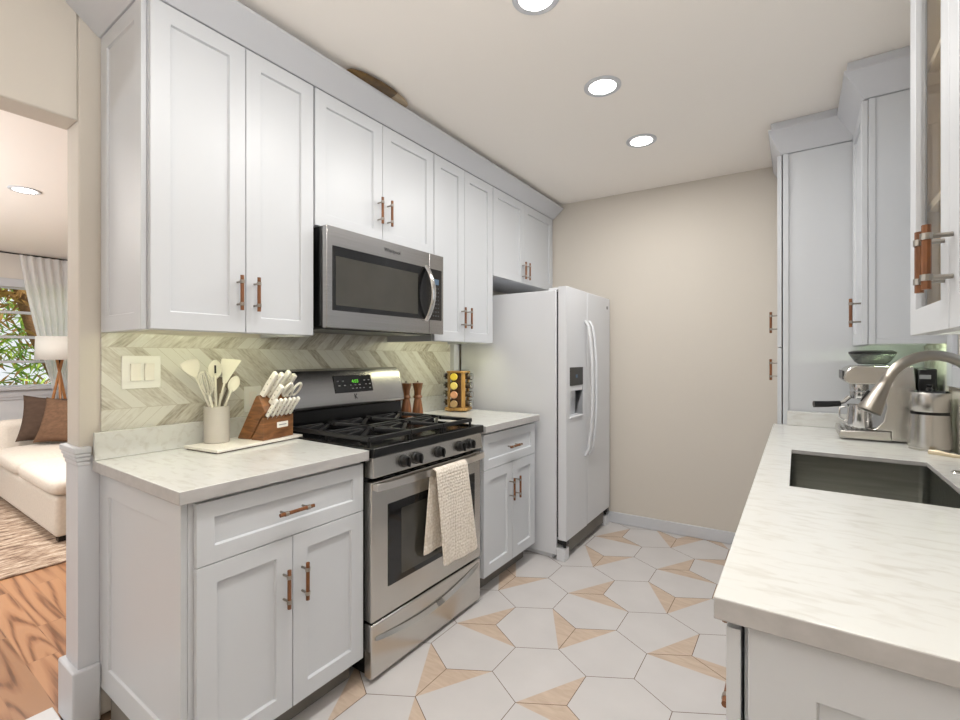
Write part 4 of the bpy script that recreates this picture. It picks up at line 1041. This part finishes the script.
def pillow(c, rx, rz, w, mt, label):
    m = MB()
    def side(sg):
        def fn(a, b):
            u, v = a*2-1, b*2-1
            k = (1-u*u)*(1-v*v)
            e = 1-.10*(1-v*v)*abs(u)**3; e2 = 1-.10*(1-u*u)*abs(v)**3
            return Vector((sg*.085*k**.45+.012*math.sin(5*u+3*v)*k, u*w/2*e, v*w/2*e2))
        return fn
    m.grid(side(1), 20, 20); m.grid(side(-1), 20, 20); bmesh.ops.remove_doubles(m.bm, verts=m.bm.verts, dist=1e-5)
    R3 = Matrix.Rotation(rz, 4, 'Z') @ Matrix.Rotation(rx, 4, 'Y') @ Matrix.Rotation(.12*rx/abs(rx), 4, 'X')
    for v in m.bm.verts: v.co = R3 @ v.co
    zl = min(v.co.z for v in m.bm.verts); 
    for v in m.bm.verts: v.co += Vector((c[0], c[1], c[2]-zl))
    tag(m.build('throw_pillow', mt, None), label, 'pillow', 'pillows on the sofa')
pillow((-5.70, 1.40, .468), -.32, -.55, .43, 'pillow', 'large brown velvet pillow standing in front of the other pillows')
pillow((-5.94, 1.33, .468), -.24, -.2, .44, 'pillowd', 'dark umber pillow leaning on the sofa arm behind the large brown pillow')
pillow((-5.86, 1.58, .468), -.2, -1.15, .34, 'pillowd', 'dark pillow peeking out at the far side near the sofa back')
def floor_lamp():
    x, y = -6.66, 1.56
    t = thing('floor_lamp', 'tripod floor lamp with white drum shade behind the sofa arm', 'lamp', (x, y, .001))
    m = MB(); m.tube([(x, y, 1.273), (x, y, 1.525)], [.20, .19], 40, cap=False); m.build('lamp_shade', 'shade', t, 0, 35, 0, .004)
    for k in range(3):
        a = 2.0+k*2*PI/3; MB().tube([(x+.22*math.cos(a), y+.22*math.sin(a), .002), (x-.03*math.cos(a), y-.03*math.sin(a), 1.30)], .013, 10).build('leg', 'lampwood', t)
    MB().cyl((x, y, 1.12), (x, y, 1.42), .012, n=10).build('stem', 'rod', t)
floor_lamp()
def curtain():
    x = LX+.085; m = MB(); zt = 2.405
    def lerp(a, b, t): return a+(b-a)*t
    KL = [(2.405, 1.29, 2.12), (2.1, 1.33, 2.1), (1.7, 1.40, 2.02), (1.35, 1.47, 1.9), (1.05, 1.54, 1.76), (.84, 1.575, 1.69), (.7, 1.56, 1.72), (.05, 1.5, 1.8)]
    def edges(z):
        for (z0, a0, b0), (z1, a1, b1) in zip(KL, KL[1:]):
            if z <= z0 and z >= z1:
                t = (z0-z)/(z0-z1); return lerp(a0, a1, t), lerp(b0, b1, t)
        return KL[-1][1:]
    def fn(s, t):
        z = lerp(.05, zt, s); a, b_ = edges(z); y = lerp(a, b_, t); w = (b_-a)
        return Vector((x+.022*math.sin(t*2*PI*11+.6*math.sin(z*3))*(.5+.5*w/.83)+.006*math.sin(t*60), y, z))
    m.grid(fn, 40, 160); tag(m.build('window_curtain', 'curtain', None, 0, 60), 'white curtain drawn aside at the living room window', 'curtain')
    t = thing('curtain_rod', 'thin dark curtain rod above the living room window', 'curtain rod', (x, .9, 2.415))
    MB().cyl((x, -.2, 2.412), (x, 2.25, 2.412), .008, n=10).build('pole', 'rod', t)
    for y in (-.1, 2.2): MB().cyl((LX+.001, y, 2.412), (x, y, 2.412), .006, n=8).build('bracket', 'rod', t)
    for i in range(0): pass
curtain()

# ------------------------------------------------------------------ garden beyond the windows
struct('ground_outside', MB().box(-16, -7.3, -5, 8, -.5, -.3), 'soil')
def palm(x, y, h, n, ln, mt, label, seed):
    rnd = random.Random(seed); t = thing('palm_tree', label, 'palm', (x, y, -.3), 'palms outside the living room window')
    MB().tube([(x, y, -.299), (x+.05, y, h*.5), (x, y+.04, h)], [.11, .09, .08], 10).build('trunk', 'bark', t)
    m = MB()
    for k in range(n):
        az = rnd.uniform(0, 2*PI); el = rnd.uniform(-.25, 1.2); d = Vector((math.cos(az), math.sin(az), 0)); L_ = ln*rnd.uniform(.7, 1.1)
        prev = None; sd = Vector((-d.y, d.x, 0))
        N = 34
        for i in range(N):
            s = i/N; p = Vector((x, y, h))+d*(L_*s*math.cos(el*.6))+Vector((0, 0, L_*(s*math.sin(el)-.6*s*s)))
            w = ln*.42*math.sin(PI*(.12+.85*s))**.8
            for sg in (-1, 1):
                tip = p+sd*sg*w*.8+d*w*.7+Vector((0, 0, -w*.35*rnd.random())); b_ = d*.013+Vector((0, 0, .006))
                m.face([p-b_, p+b_, tip])
    m.build('fronds', mt, t, 0, 0)
palm(-8.6, 1.25, .50, 60, .85, 'leaf', 'bright green palm low outside the living room window', 3)
palm(-10.2, .1, 1.3, 46, .7, 'leafd', 'deep green palm further back outside the living room window', 4)
t = thing('leaning_tree', 'brown leaning trunk with leafy rust top crossing the living room window', 'tree', (-10.4, 2.9, -.299))
MB().tube([(-10.4, 2.95, -.298), (-10.4, 2.55, .7), (-10.4, 2.15, 1.7), (-10.4, 1.92, 2.6)], [.17, .14, .125, .10], 12).build('trunk', 'bark', t)
m = MB(); rnd = random.Random(11)
for k in range(600):
    p = Vector((-10.4, 1.8, 2.6))+Vector((rnd.uniform(-.6, .6), rnd.gauss(0, .42), rnd.gauss(0, .3))); a = Vector((rnd.uniform(-1, 1), rnd.uniform(-1, 1), rnd.uniform(-1, .4))).normalized()*.12; b_ = a.orthogonal().normalized()*.028
    m.face([p-a, p+b_, p+a, p-b_])
m.build('foliage', 'leafb', t, 0, 0)
m = MB()
rnd = random.Random(2)
for k in range(9000):
    p = Vector((rnd.uniform(-11.6, -10.8), rnd.uniform(-3.5, 6), rnd.uniform(-.3, 3.4))); a = Vector((rnd.uniform(-1, 1), rnd.uniform(-1, 1), rnd.uniform(-1, 1))).normalized()*.16; b_ = a.orthogonal().normalized()*.022
    m.face([p-a, p+b_, p+a, p-b_])
for v in m.bm.verts: v.co.x -= .9
for k, f in enumerate(m.bm.faces): f.material_index = (k*7) % 5 // 2
h = m.build('hedge', ['leafd', 'leaf', 'leafb'], None, 0, 0); tag(h, 'dense green hedge at the back of the garden', 'hedge'); h['kind'] = 'stuff'
